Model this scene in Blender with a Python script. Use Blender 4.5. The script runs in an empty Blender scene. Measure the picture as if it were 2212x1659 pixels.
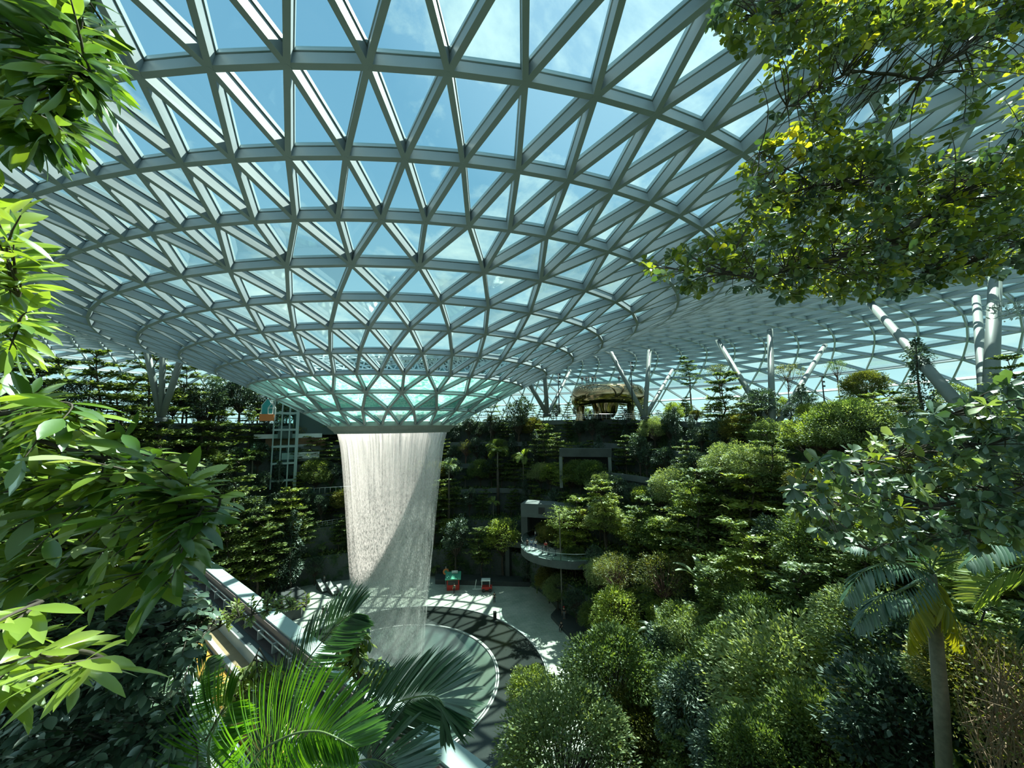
import bpy, math, random
import numpy as np
from mathutils import Vector, Matrix
S = bpy.context.scene
COL = S.collection
rnd = random.Random(7)
PI = math.pi
D = 50.0          # distance from the camera to the axis of the funnel (m)
CZ = 28.9         # height of the camera above the valley floor (m)

# ------------------------------------------------------------------ camera
FPX, PITCH, ROLL, YAW = 820.656, 0.116114, -0.0148775, 0.2999836
Fv = np.array([math.cos(PITCH)*math.sin(YAW), math.cos(PITCH)*math.cos(YAW), math.sin(PITCH)])
Rv = np.array([math.cos(YAW), -math.sin(YAW), 0.0]); Uv = np.cross(Rv, Fv)
R2 = math.cos(ROLL)*Rv + math.sin(ROLL)*Uv
U2 = -math.sin(ROLL)*Rv + math.cos(ROLL)*Uv
CAM = np.array([0.0, 0.0, CZ])
cam_d = bpy.data.cameras.new('camera'); cam = bpy.data.objects.new('camera', cam_d); COL.objects.link(cam)
cam_d.sensor_width = 36.0; cam_d.lens = FPX/2212*36; cam_d.clip_start = 0.05; cam_d.clip_end = 2000
cam.matrix_world = Matrix(((R2[0], U2[0], -Fv[0], 0), (R2[1], U2[1], -Fv[1], 0), (R2[2], U2[2], -Fv[2], CZ), (0, 0, 0, 1)))
S.camera = cam

def ray(px, py): return Fv + R2*(px-1106)/FPX - U2*(py-829.5)/FPX
def at(px, py, dep): return CAM + ray(px, py)*dep
def at_z(px, py, z):
    d = ray(px, py); return CAM + d*((z-CZ)/d[2])
def proj(p):
    q = np.asarray(p, float)-CAM; z = q@Fv
    return 1106+FPX*(q@R2)/z, 829.5-FPX*(q@U2)/z, z

# ------------------------------------------------------------------ helpers
def mesh(name, verts, faces, smooth=False):
    """faces: an (n,k) array or a list of lists"""
    me = bpy.data.meshes.new(name)
    if isinstance(faces, np.ndarray) and isinstance(verts, np.ndarray):
        n, k = faces.shape
        me.vertices.add(len(verts)); me.vertices.foreach_set('co', verts.astype(np.float32).ravel())
        me.loops.add(n*k); me.loops.foreach_set('vertex_index', faces.astype(np.int32).ravel())
        me.polygons.add(n); me.polygons.foreach_set('loop_start', np.arange(0, n*k, k, dtype=np.int32))
        me.update(calc_edges=True)
    else:
        me.from_pydata([tuple(v) for v in verts], [], [tuple(int(i) for i in f) for f in faces]); me.update()
    if smooth: me.shade_smooth()
    else: me.shade_flat()
    return me
def link(name, me, mat=None, parent=None):
    o = bpy.data.objects.new(name, me); COL.objects.link(o)
    if mat is not None and me is not None and not me.materials: me.materials.append(mat)
    if parent is not None: o.parent = parent
    return o
def tag(o, label=None, cat=None, group=None, kind=None):
    if label: o['label'] = label
    if cat: o['category'] = cat
    if group: o['group'] = group
    if kind: o['kind'] = kind
    return o
def empty(name, loc=(0, 0, 0), rz=0, **k):
    o = bpy.data.objects.new(name, None); COL.objects.link(o); o.empty_display_size = .1
    o.location = [float(c) for c in loc]; o.rotation_euler = (0, 0, rz)
    return tag(o, **k)
def kids(o): return [c for c in KIDS.get(o.name, [])]
KIDS = {}
def part(name, me, mat, root):
    """a part whose mesh is in the thing's own coordinates"""
    o = link(name, me, mat, root); KIDS.setdefault(root.name, []).append(o); return o
def dup(root, loc, rz=0, sc=1.0, label=None, cat=None, group=None):
    r = root.copy(); COL.objects.link(r); r.location = [float(c) for c in loc]; r.rotation_euler = (0, 0, rz)
    r.scale = (sc, sc, sc) if not isinstance(sc, tuple) else sc
    if label: r['label'] = label
    if group: r['group'] = group
    elif 'group' in r: del r['group']
    for ch in list(KIDS.get(root.name, [])):
        c = ch.copy(); COL.objects.link(c); c.parent = r; KIDS.setdefault(r.name, []).append(c)
        for g in list(KIDS.get(ch.name, [])):
            d = g.copy(); COL.objects.link(d); d.parent = c; KIDS.setdefault(c.name, []).append(d)
    return r

class MB:
    """collects shapes for one mesh"""
    def __init__(s): s.v = []; s.f = []; s.n = 0
    def add(s, v, f):
        v = [tuple(map(float, a)) for a in v]
        s.f += [tuple(i+s.n for i in q) for q in f]; s.v += v; s.n += len(v)
    def box(s, lo, hi, M=None):
        x0, y0, z0 = lo; x1, y1, z1 = hi
        v = [(x0,y0,z0),(x1,y0,z0),(x1,y1,z0),(x0,y1,z0),(x0,y0,z1),(x1,y0,z1),(x1,y1,z1),(x0,y1,z1)]
        if M is not None: v = [tuple(M @ Vector(a)) for a in v]
        s.add(v, [(0,3,2,1),(4,5,6,7),(0,1,5,4),(1,2,6,5),(2,3,7,6),(3,0,4,7)])
    def tube(s, pts, rad, seg=8, cap=True):
        pts = [np.array(p, float) for p in pts]; n = len(pts)
        rad = rad if hasattr(rad, '__len__') else [rad]*n
        t0 = pts[1]-pts[0]; t0 = t0/np.linalg.norm(t0)
        a = np.cross(t0, [0, 0, 1]);
        if np.linalg.norm(a) < .1: a = np.cross(t0, [1, 0, 0])
        a /= np.linalg.norm(a); V = []; 
        for i, p in enumerate(pts):
            t = pts[min(i+1, n-1)]-pts[max(i-1, 0)]; t = t/(np.linalg.norm(t)+1e-9)
            a = a-t*(a@t); a /= np.linalg.norm(a)+1e-9; b = np.cross(t, a)
            for k in range(seg):
                w = 2*PI*k/seg; V.append(p+rad[i]*(math.cos(w)*a+math.sin(w)*b))
        Fc = [(i*seg+k, i*seg+(k+1) % seg, (i+1)*seg+(k+1) % seg, (i+1)*seg+k) for i in range(n-1) for k in range(seg)]
        if cap: Fc += [tuple(range(seg))[::-1], tuple(range((n-1)*seg, n*seg))]
        s.add(V, Fc)
    def lathe(s, prof, seg=48, c=(0, 0, 0), a0=0, a1=2*PI):
        full = abs(a1-a0-2*PI) < 1e-6; m = seg if full else seg+1; V = []
        for r, z in prof:
            for k in range(m):
                w = a0+(a1-a0)*k/seg; V.append((c[0]+r*math.cos(w), c[1]+r*math.sin(w), c[2]+z))
        Fc = []
        for i in range(len(prof)-1):
            for k in range(seg):
                k2 = (k+1) % m; Fc.append((i*m+k, i*m+k2, (i+1)*m+k2, (i+1)*m+k))
        s.add(V, Fc)
    def ball(s, c, r, seg=10, rings=7):
        V = []; 
        rx, ry, rz = r if hasattr(r, '__len__') else (r, r, r)
        for i in range(rings+1):
            t = PI*i/rings
            for k in range(seg):
                w = 2*PI*k/seg; V.append((c[0]+rx*math.sin(t)*math.cos(w), c[1]+ry*math.sin(t)*math.sin(w), c[2]+rz*math.cos(t)))
        s.add(V, [(i*seg+k, (i+1)*seg+k, (i+1)*seg+(k+1) % seg, i*seg+(k+1) % seg) for i in range(rings) for k in range(seg)])
    def me(s, name, smooth=False): return mesh(name, s.v, s.f, smooth)

# ------------------------------------------------------------------ materials
def mat(name):
    m = bpy.data.materials.new(name); m.use_nodes = True; nt = m.node_tree; nt.nodes.clear()
    out = nt.nodes.new('ShaderNodeOutputMaterial'); return m, nt, out
def nd(nt, typ, **k):
    n = nt.nodes.new(typ)
    for a, b in k.items():
        if a == 'ins':
            for i, v in b.items(): n.inputs[i].default_value = v
        else: setattr(n, a, b)
    return n
def ramp(nt, stops, fac):
    r = nt.nodes.new('ShaderNodeValToRGB'); e = r.color_ramp.elements
    e[0].position, e[0].color = stops[0][0], (*stops[0][1], 1) if len(stops[0][1]) == 3 else stops[0][1]
    e[1].position, e[1].color = stops[-1][0], (*stops[-1][1], 1) if len(stops[-1][1]) == 3 else stops[-1][1]
    for p, c in stops[1:-1]:
        q = e.new(p); q.color = (*c, 1) if len(c) == 3 else c
    nt.links.new(fac, r.inputs[0]); return r.outputs[0]
def simple(name, col, rough=.6, metal=0, noise=0, nscale=3, col2=None, bump=0, spec=None):
    m, nt, out = mat(name); L = nt.links.new
    b = nd(nt, 'ShaderNodeBsdfPrincipled', ins={'Base Color': (*col, 1), 'Roughness': rough, 'Metallic': metal})
    if spec is not None: b.inputs['Specular IOR Level'].default_value = spec
    if noise:
        tc = nd(nt, 'ShaderNodeTexCoord'); n = nd(nt, 'ShaderNodeTexNoise', ins={'Scale': nscale, 'Detail': 6, 'Roughness': .6})
        L(tc.outputs['Object'], n.inputs['Vector'])
        c2 = col2 or tuple(c*(1-noise) for c in col)
        L(ramp(nt, [(.3, c2), (.7, col)], n.outputs[0]), b.inputs['Base Color'])
        if bump:
            bp = nd(nt, 'ShaderNodeBump', ins={'Strength': bump, 'Distance': .02}); L(n.outputs[0], bp.inputs['Height']); L(bp.outputs[0], b.inputs['Normal'])
    L(b.outputs[0], out.inputs[0]); return m
def leafmat(name, stops, trans=.45, gloss=.07, rough=.45, tcol=None):
    """two-sided leaf: diffuse + translucent + a little gloss, colour varies from leaf to leaf"""
    m, nt, out = mat(name); L = nt.links.new
    g = nd(nt, 'ShaderNodeNewGeometry'); oi = nd(nt, 'ShaderNodeObjectInfo')
    a = nd(nt, 'ShaderNodeMath', operation='MULTIPLY', ins={1: .7}); L(g.outputs['Random Per Island'], a.inputs[0])
    b = nd(nt, 'ShaderNodeMath', operation='MULTIPLY_ADD', ins={1: .3}); L(oi.outputs['Random'], b.inputs[0]); L(a.outputs[0], b.inputs[2])
    c = ramp(nt, stops, b.outputs[0])
    df = nd(nt, 'ShaderNodeBsdfDiffuse'); L(c, df.inputs[0])
    tr = nd(nt, 'ShaderNodeBsdfTranslucent')
    mul = nd(nt, 'ShaderNodeMix', data_type='RGBA', blend_type='MULTIPLY', ins={0: 1.0}); L(c, mul.inputs[6]); mul.inputs[7].default_value = (*(tcol or (1.5, 1.42, .55)), 1)
    L(mul.outputs[2], tr.inputs[0])
    mx = nd(nt, 'ShaderNodeMixShader', ins={0: trans}); L(df.outputs[0], mx.inputs[1]); L(tr.outputs[0], mx.inputs[2])
    gl = nd(nt, 'ShaderNodeBsdfAnisotropic' if False else 'ShaderNodeBsdfGlossy', ins={'Roughness': rough, 'Color': (.9, 1, .95, 1)})
    lw = nd(nt, 'ShaderNodeLayerWeight', ins={0: .25}); q = nd(nt, 'ShaderNodeMath', operation='MULTIPLY_ADD', ins={1: gloss*1.5, 2: gloss*.35}); L(lw.outputs['Fresnel'], q.inputs[0])
    m2 = nd(nt, 'ShaderNodeMixShader'); L(q.outputs[0], m2.inputs[0]); L(mx.outputs[0], m2.inputs[1]); L(gl.outputs[0], m2.inputs[2])
    L(m2.outputs[0], out.inputs[0]); return m

M = {}
M['beam'] = simple('painted_steel', (.37, .41, .43), .45, noise=.12, nscale=.6)
M['joint'] = simple('dark_joint', (.03, .04, .045), .7)
M['frame'] = simple('glazing_frame', (.42, .50, .52), .35)
M['column'] = simple('column_paint', (.17, .20, .185), .5, noise=.1, nscale=1)
M['collar'] = simple('collar_metal', (.40, .41, .38), .5, noise=.2, nscale=1.5)
M['concrete'] = simple('dark_concrete', (.085, .10, .095), .85, noise=.45, nscale=.35, bump=.2)
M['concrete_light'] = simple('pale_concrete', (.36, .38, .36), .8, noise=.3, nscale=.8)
M['bark'] = simple('bark', (.10, .08, .06), .9, noise=.5, nscale=6, bump=.5)
M['bark_pale'] = simple('pale_bark', (.26, .24, .19), .9, noise=.4, nscale=8)
M['bark_red'] = simple('reddish_bark', (.20, .11, .09), .9, noise=.4, nscale=8)
M['soil'] = simple('soil', (.03, .035, .022), 1, noise=.5, nscale=1)
M['white'] = simple('white_panel', (.62, .68, .66), .5, noise=.1, nscale=1)
M['steel'] = simple('brushed_steel', (.55, .57, .56), .3, metal=.9)
M['black'] = simple('black_paint', (.015, .017, .018), .5)
def glassmat(name, tint, refl=.06, rough=.02):
    m, nt, out = mat(name); L = nt.links.new
    t = nd(nt, 'ShaderNodeBsdfTransparent', ins={0: (*tint, 1)}); g = nd(nt, 'ShaderNodeBsdfGlossy', ins={0: (.9, 1, 1, 1), 'Roughness': rough})
    lw = nd(nt, 'ShaderNodeLayerWeight', ins={0: .22}); q = nd(nt, 'ShaderNodeMath', operation='MULTIPLY', ins={1: refl*6}, use_clamp=True); L(lw.outputs['Fresnel'], q.inputs[0])
    mx = nd(nt, 'ShaderNodeMixShader'); L(q.outputs[0], mx.inputs[0]); L(t.outputs[0], mx.inputs[1]); L(g.outputs[0], mx.inputs[2])
    L(mx.outputs[0], out.inputs[0]); return m
M['roofglass'] = glassmat('roof_glass', (.74, .93, .93), .05)
M['glass'] = glassmat('clear_glass', (.72, .88, .86), .08)

# ------------------------------------------------------------------ world: sky with broken cloud
SUN_AZ = YAW + math.radians(38)     # to the right of where the camera looks
SUN_EL = math.radians(58)
SUND = np.array([math.sin(SUN_AZ)*math.cos(SUN_EL), math.cos(SUN_AZ)*math.cos(SUN_EL), math.sin(SUN_EL)])
w = bpy.data.worlds.new('sky'); S.world = w; w.use_nodes = True; nt = w.node_tree; nt.nodes.clear(); L = nt.links.new
out = nd(nt, 'ShaderNodeOutputWorld'); bg = nd(nt, 'ShaderNodeBackground')
tc = nd(nt, 'ShaderNodeTexCoord'); sp = nd(nt, 'ShaderNodeSeparateXYZ'); L(tc.outputs['Generated'], sp.inputs[0])
sky = ramp(nt, [(.0, (.33, .47, .47)), (.5, (.62, .82, .82)), (.60, (.33, .54, .60)), (.78, (.17, .35, .50)), (1.0, (.14, .29, .47))],
           nd(nt, 'ShaderNodeMath', operation='MULTIPLY_ADD', ins={1: .5, 2: .5}).outputs[0])
mm = [n for n in nt.nodes if n.type == 'MATH'][0]; L(sp.outputs[2], mm.inputs[0])
# clouds live on a flat layer above: direction / height
zc = nd(nt, 'ShaderNodeMath', operation='MAXIMUM', ins={1: .0}); L(sp.outputs[2], zc.inputs[0])
zc2 = nd(nt, 'ShaderNodeMath', operation='ADD', ins={1: .22}); L(zc.outputs[0], zc2.inputs[0])
dv = nd(nt, 'ShaderNodeVectorMath', operation='DIVIDE'); L(tc.outputs['Generated'], dv.inputs[0])
cb = nd(nt, 'ShaderNodeCombineXYZ'); [L(zc2.outputs[0], cb.inputs[i]) for i in range(3)]; L(cb.outputs[0], dv.inputs[1])
cn = nd(nt, 'ShaderNodeTexNoise', ins={'Scale': 2.1, 'Detail': 10, 'Roughness': .6, 'Distortion': .25}); 
mp = nd(nt, 'ShaderNodeMapping'); mp.inputs['Location'].default_value = (3.1, 1.7, 0); L(dv.outputs[0], mp.inputs[0]); L(mp.outputs[0], cn.inputs['Vector'])
cf = ramp(nt, [(.48, (0, 0, 0)), (.56, (.55,)*3), (.66, (1, 1, 1))], cn.outputs[0])
mxc = nd(nt, 'ShaderNodeMix', data_type='RGBA', ins={}); L(cf, mxc.inputs[0]); L(sky, mxc.inputs[6]); mxc.inputs[7].default_value = (.62, .76, .72, 1)
# brighter towards the sun
dt = nd(nt, 'ShaderNodeVectorMath', operation='DOT_PRODUCT'); L(tc.outputs['Generated'], dt.inputs[0]); dt.inputs[1].default_value = tuple(SUND)
gl = ramp(nt, [(.2, (0, 0, 0)), (.80, (.02, .04, .04)), (1.0, (.25, .28, .27))], dt.outputs['Value'])
ad = nd(nt, 'ShaderNodeMix', data_type='RGBA', blend_type='ADD', ins={0: 1.0}); L(mxc.outputs[2], ad.inputs[6]); L(gl, ad.inputs[7])
L(ad.outputs[2], bg.inputs[0]); bg.inputs[1].default_value = 1.0; L(bg.outputs[0], out.inputs[0])
sd = bpy.data.lights.new('sun', 'SUN'); sd.energy = 12; sd.angle = math.radians(.5); sd.color = (1.0, .95, .84)
so = bpy.data.objects.new('sun', sd); COL.objects.link(so)
so.rotation_euler = Vector(-SUND).to_track_quat('-Z', 'Y').to_euler(); so.location = tuple(SUND*200)

# ------------------------------------------------------------------ the funnel-shaped gridshell roof
GW = [0.0, 0.43011913, -0.657001, 0.03714565, -0.1405716, -0.421319, -0.5837521, 0.1745203, 0.669709, -0.3673591, -0.0578420]
N0 = 26
RINGS = [('K', 1, .1486, .0089, -.6535), ('J', 1, .2013, .0395, -.8028), ('I', 1, .2525, .0678, -.9388), ('H', 2, .3005, .0944, -.5782),
         ('G', 2, .3473, .1194, -.6375), ('F', 2, .3939, .1425, -.8151), ('E', 2, .4391, .1626, -.6267), ('D', 2, .4844, .1809, -.8037),
         ('C', 4, .5279, .1991, -.6164), ('B', 4, .5707, .2152, -.4602), ('A', 4, .6121, .2306, -.1819), ('Z', 4, .6547, .2390, .2148)]
def ringpts(Rk, h, phi, N):
    a = phi + np.arange(N)*2*PI/N
    e0, e1, th, dx1, dy1, dx2, dy2, w1, w2, w3, w4 = GW
    d = Rk-.16; aw = a + (w1*np.cos(a)+w2*np.sin(a)+w3*np.cos(2*a)+w4*np.sin(2*a))*d
    u = Rk*np.sin(aw); v = -Rk*np.cos(aw); e = 1+e1*d; c, s = math.cos(th), math.sin(th)
    uu = (c*u+s*v)*e; vv = (-s*u+c*v)/e; u = c*uu-s*vv; v = s*uu+c*vv
    P = np.stack([(u+dx1*d+dx2*d*d)*D, (1+v+dy1*d+dy2*d*d)*D, np.full(N, h*D+CZ)], -1)
    return P, aw
rings = []; offs = 0; V = []; edges = []; tris = []; kindE = []
for nm, m_, Rk, h, phi in RINGS:
    N = N0*m_; P, aw = ringpts(Rk, h, phi, N); rings.append(dict(P=P, N=N, a=aw, o=offs)); V.append(P); offs += N
NZ = rings[-1]['N']; PZ = rings[-1]['P']
OC = np.array([4.0, 46.0]); OA, OB = 94.0, 78.0
NOUT = 17
# horizontal fraction u sampled by arc length of the section
uu = np.linspace(0, 1, 400); zt = lambda u: 12.0+5.2*(1-np.exp(-2.6*u)); zz = -.3+(zt(uu)+.3)*np.sqrt(np.clip(1-uu**6.5, 0, 1))
arc = np.concatenate([[0], np.cumsum(np.hypot(np.diff(uu)*58, np.diff(zz)))]); us = np.interp(np.linspace(0, arc[-1], NOUT+1), arc, uu)
for k in range(1, NOUT+1):
    idx = (np.arange(NZ)+.5*(k % 2)) % NZ; i0 = np.floor(idx).astype(int); fr = (idx-i0)[:, None]
    pz = PZ[i0]*(1-fr)+PZ[(i0+1) % NZ]*fr
    dirv = pz[:, :2]-np.array([0, D]); dirv /= np.linalg.norm(dirv, axis=1)[:, None]
    # meets the outer ellipse
    q = (np.array([0, D])-OC)/np.array([OA, OB]); dd = dirv/np.array([OA, OB])
    A_ = (dd**2).sum(1); B_ = (dd*q).sum(1); C_ = (q**2).sum()-1; t = (-B_+np.sqrt(B_**2-A_*C_))/A_
    po = np.array([0, D])+dirv*t[:, None]; u = us[k]
    P = np.empty((NZ, 3)); P[:, :2] = pz[:, :2]*(1-u)+po*u; P[:, 2] = CZ + (-.3+(zt(u)+.3)*math.sqrt(max(0, 1-u**6.5)))
    rings.append(dict(P=P, N=NZ, a=None, o=offs, k=k)); V.append(P); offs += NZ
V = np.concatenate(V)
def wrapd(a): return (a+PI) % (2*PI)-PI
for ri, r in enumerate(rings):
    N, o = r['N'], r['o']
    for i in range(N): edges.append((o+i, o+(i+1) % N)); kindE.append(0)
    if ri == 0: continue
    q = rings[ri-1]; M_, p = q['N'], q['o']
    if r['a'] is None:
        for j in range(N):   # ring k: half offsets alternate
            a_, b_ = (j, (j+1) % N) if r['k'] % 2 else ((j-1) % N, j)
            edges += [(o+j, p+a_), (o+j, p+b_)]; kindE += [1, 1]
            tris += [(o+j, p+a_, p+b_), (o+j, o+(j+1) % N, p+b_)]
    elif M_ == N:
        j0 = int(np.argmin(np.abs(wrapd(r['a']+.25)))); dist = np.abs(wrapd(q['a']-r['a'][j0])); n1, n2 = np.argsort(dist)[:2]
        lo = n1 if (n1+1) % N == n2 else n2; sh = lo-j0
        for j in range(N):
            a_, b_ = (j+sh) % N, (j+sh+1) % N
            edges += [(o+j, p+a_), (o+j, p+b_)]; kindE += [1, 1]
            tris += [(o+j, p+a_, p+b_), (o+j, o+(j+1) % N, p+b_)]
    else:                    # twice as many nodes outside
        j0 = int(np.argmin(np.abs(wrapd(q['a']+.25)))); s0 = int(np.argmin(np.abs(wrapd(r['a']-q['a'][j0]))))-2*j0
        for j in range(M_):
            c_ = (2*j+s0) % N; l_, r_ = (c_-1) % N, (c_+1) % N
            edges += [(p+j, o+l_), (p+j, o+c_), (p+j, o+r_)]; kindE += [1, 1, 1]
            tris += [(p+j, o+l_, o+c_), (p+j, o+c_, o+r_), (p+j, o+r_, p+(j+1) % M_)]
edges = np.array(edges); tris = np.array(tris); kindE = np.array(kindE)
e1 = V[tris[:, 1]]-V[tris[:, 0]]; e2 = V[tris[:, 2]]-V[tris[:, 0]]; fn = np.cross(e1, e2)
flip = np.where((fn[:, 2] < 0), -1.0, 1.0)
cen = V[tris].mean(1); outw = np.concatenate([cen[:, :2]-OC, np.zeros((len(cen), 1))], 1)
steep = np.abs(fn[:, 2]) < .15*np.linalg.norm(fn, axis=1)
flip = np.where(steep, np.sign((fn*outw).sum(1)), flip); fn *= flip[:, None]; fn /= np.linalg.norm(fn, axis=1)[:, None]
vn = np.zeros_like(V)
for c in range(3): np.add.at(vn, tris[:, c], fn)
vn /= np.linalg.norm(vn, axis=1)[:, None]
HSC = np.concatenate([np.full(r['N'], min(1.0, .34+.09*i)) for i, r in enumerate(rings)])   # the members get shallower towards the oculus
def beams(ed, w, h0, h1, shrink=0.0):
    p0, p1 = V[ed[:, 0]], V[ed[:, 1]]; n0, n1 = vn[ed[:, 0]], vn[ed[:, 1]]
    t = p1-p0; ln = np.linalg.norm(t, axis=1)[:, None]; t = t/ln
    nm = n0+n1; nm -= t*(nm*t).sum(1)[:, None]; nm /= np.linalg.norm(nm, axis=1)[:, None]
    sd_ = np.cross(t, nm); wv = (w if np.ndim(w) else np.full(len(ed), w))[:, None]/2
    cs = []
    for p, n, q_ in ((p0+t*shrink, n0, ed[:, 0]), (p1-t*shrink, n1, ed[:, 1])):
        for hh in (h0, h1):
            for sg in (-1, 1): cs.append(p+n*hh*HSC[q_][:, None]+sd_*sg*wv)
    Vb = np.stack(cs, 1).reshape(-1, 3)
    f = np.array([(0, 1, 5, 4), (2, 6, 7, 3), (0, 4, 6, 2), (1, 3, 7, 5), (0, 2, 3, 1), (4, 5, 7, 6)])
    Fb = (np.arange(len(ed))*8)[:, None, None]+f[None]
    return Vb, Fb.reshape(-1, 4)
def prisms(idx, r, h0, h1, seg=6):
    ang = np.arange(seg)*2*PI/seg; n = vn[idx]; a = np.cross(n, [0, 0, 1.0]); a /= np.linalg.norm(a, axis=1)[:, None]+1e-9; b = np.cross(n, a)
    ring = a[:, None]*np.cos(ang)[None, :, None]*r+b[:, None]*np.sin(ang)[None, :, None]*r
    Vp = np.concatenate([V[idx][:, None]+n[:, None]*h0+ring, V[idx][:, None]+n[:, None]*h1+ring], 1).reshape(-1, 3)
    f = [(k, (k+1) % seg, seg+(k+1) % seg, seg+k) for k in range(seg)]
    F4 = (np.arange(len(idx))*2*seg)[:, None, None]+np.array(f)[None]
    caps = (np.arange(len(idx))*2*seg)[:, None, None]+np.array([(0, 1, 2, 3), (0, 3, 4, 5)])[None]
    return Vp, np.concatenate([F4.reshape(-1, 4), caps.reshape(-1, 4)])
def cat(*vf):
    vs, fs, n = [], [], 0
    for v_, f_ in vf: vs.append(v_); fs.append(f_+n); n += len(v_)
    return np.concatenate(vs), np.concatenate(fs)
roof = empty('ceiling', (0, 0, 0)); roof['kind'] = 'structure'
BW = .21
part('lattice_beams', mesh('lattice_beams', *cat(beams(edges[kindE == 1], BW, 0, .50), prisms(np.arange(len(V)), .09, -.01, .2))), M['beam'], roof)
part('ring_beams', mesh('ring_beams', *beams(edges[kindE == 0], BW, .01, .50)), M['beam'], roof)
part('joint_seal', mesh('joint_seal', *beams(edges, BW*.6, .50, .54)), M['joint'], roof)
part('glazing_frame', mesh('glazing_frame', *beams(edges, BW*1.35, .54, .72)), M['frame'], roof)
Vg = V+vn*(.66*HSC)[:, None]; part('glass_pane', mesh('glass_pane', Vg, tris), M['roofglass'], roof)
# collar around the oculus
rK = np.hypot(*(rings[0]['P'][:, :2]-np.array([0, D])).T).mean(); zK = rings[0]['P'][0, 2]
mb = MB(); mb.lathe([(rK+.12, zK+.55), (rK+.16, zK+.02), (rK-.35, zK-.42), (rK-.38, zK-.46), (rK-.5, zK-.5), (rK-.62, zK-.78), (rK-.85, zK-.80), (rK-.9, zK+.5)], 96, (0, D, 0))
part('collar', mb.me('collar', False), M['collar'], roof)
# ------------------------------------------------------------------ the valley: floor, terraced walls
def interp(tab, a):
    xs = [t[0] for t in tab]; ys = [t[1] for t in tab]; return float(np.interp(a, xs, ys))
FR = [(-180,34),(-170,34),(-150,33),(-120,32),(-90,33),(-60,34),(-30,38),(-12,35),(0,31),(20,32),(45,33),(70,27),(90,27),(110,29),(140,32),(165,34),(180,34)]
RR = [(-180,52),(-150,50),(-120,48),(-90,48),(-45,50),(0,49),(30,51),(60,51),(90,51),(120,51),(150,52),(180,52)]
HH = [(-180,26.6),(-150,27.2),(-120,29.5),(-90,30),(0,30),(60,30),(90,28.6),(120,27.8),(150,27.0),(180,26.6)]
NL = 6
def wallR(k, a):      # foot of the k-th step
    wob = 1.1*math.sin(a*.11+k*1.7)+.6*math.sin(a*.23+k*2.9)
    return interp(FR, a)+(interp(RR, a)-interp(FR, a))*k/(NL-1)+(wob if 0 < k < NL-1 else 0)
def lvl(k, a): return interp(HH, a)*k/NL
def polar(r, a): return (r*math.sin(math.radians(a)), D+r*math.cos(math.radians(a)))
def ell(a):
    dx, dy = math.sin(math.radians(a))/OA, math.cos(math.radians(a))/OB; qx, qy = (0-OC[0])/OA, (D-OC[1])/OB
    A_, B_, C_ = dx*dx+dy*dy, dx*qx+dy*qy, qx*qx+qy*qy-1; return (-B_+math.sqrt(B_*B_-A_*C_))/A_-.5
def wallmat(name, top, side):
    m, nt, out = mat(name); L = nt.links.new
    b = nd(nt, 'ShaderNodeBsdfPrincipled', ins={'Roughness': .9}); tc = nd(nt, 'ShaderNodeTexCoord')
    n = nd(nt, 'ShaderNodeTexNoise', ins={'Scale': .35, 'Detail': 7, 'Roughness': .65}); L(tc.outputs['Object'], n.inputs['Vector'])
    n2 = nd(nt, 'ShaderNodeTexNoise', ins={'Scale': 2.4, 'Detail': 5}); L(tc.outputs['Object'], n2.inputs['Vector'])
    ivy = ramp(nt, [(.3, (.012, .03, .012)), (.7, (.05, .10, .035))], n2.outputs[0])
    g = nd(nt, 'ShaderNodeNewGeometry'); s = nd(nt, 'ShaderNodeSeparateXYZ'); L(g.outputs['True Normal'], s.inputs[0])
    f = ramp(nt, [(.40, (1, 1, 1)), (.52, (0, 0, 0))], n.outputs[0])
    sd_ = nd(nt, 'ShaderNodeMix', data_type='RGBA'); L(f, sd_.inputs[0]); sd_.inputs[6].default_value = (*side, 1); L(ivy, sd_.inputs[7])
    up = ramp(nt, [(.5, (0, 0, 0)), (.6, (1, 1, 1))], s.outputs[2])
    mx = nd(nt, 'ShaderNodeMix', data_type='RGBA'); L(up, mx.inputs[0]); L(sd_.outputs[2], mx.inputs[6]); L(ivy, mx.inputs[7])
    L(mx.outputs[2], b.inputs['Base Color']); bp = nd(nt, 'ShaderNodeBump', ins={'Strength': .6, 'Distance': .3}); L(n2.outputs[0], bp.inputs['Height']); L(bp.outputs[0], b.inputs['Normal'])
    L(b.outputs[0], out.inputs[0]); return m
M['wall'] = wallmat('planted_wall', (.03, .05, .02), (.075, .09, .085))
def sector(name, a0, a1, last_deg=2.0):
    n = int(abs(a1-a0)/last_deg); Vv, Fc = [], []; cols = 2*NL+2
    for i in range(n+1):
        a = a0+(a1-a0)*i/n
        prof = []
        for k in range(NL):
            r = wallR(k, a); prof += [(r, lvl(k, a)), (r+.05, lvl(k+1, a))]
        prof += [(ell(a)*.75+.25*interp(RR, a), lvl(NL, a)), (ell(a), lvl(NL, a))]
        for r, z in prof: x, y = polar(r, a); Vv.append((x, y, z))
    for i in range(n):
        for j in range(cols-1):
            p = i*cols+j; Fc.append((p, p+1, p+cols+1, p+cols))
    o = link(name, mesh(name, Vv, Fc), M['wall']); o['kind'] = 'structure'; return o
sector('wall_far', -50, 50); sector('wall_right', 50, 165); sector('wall_left', -165, -50); sector('wall_near', 165, 195)
def hh(a): return a
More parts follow.
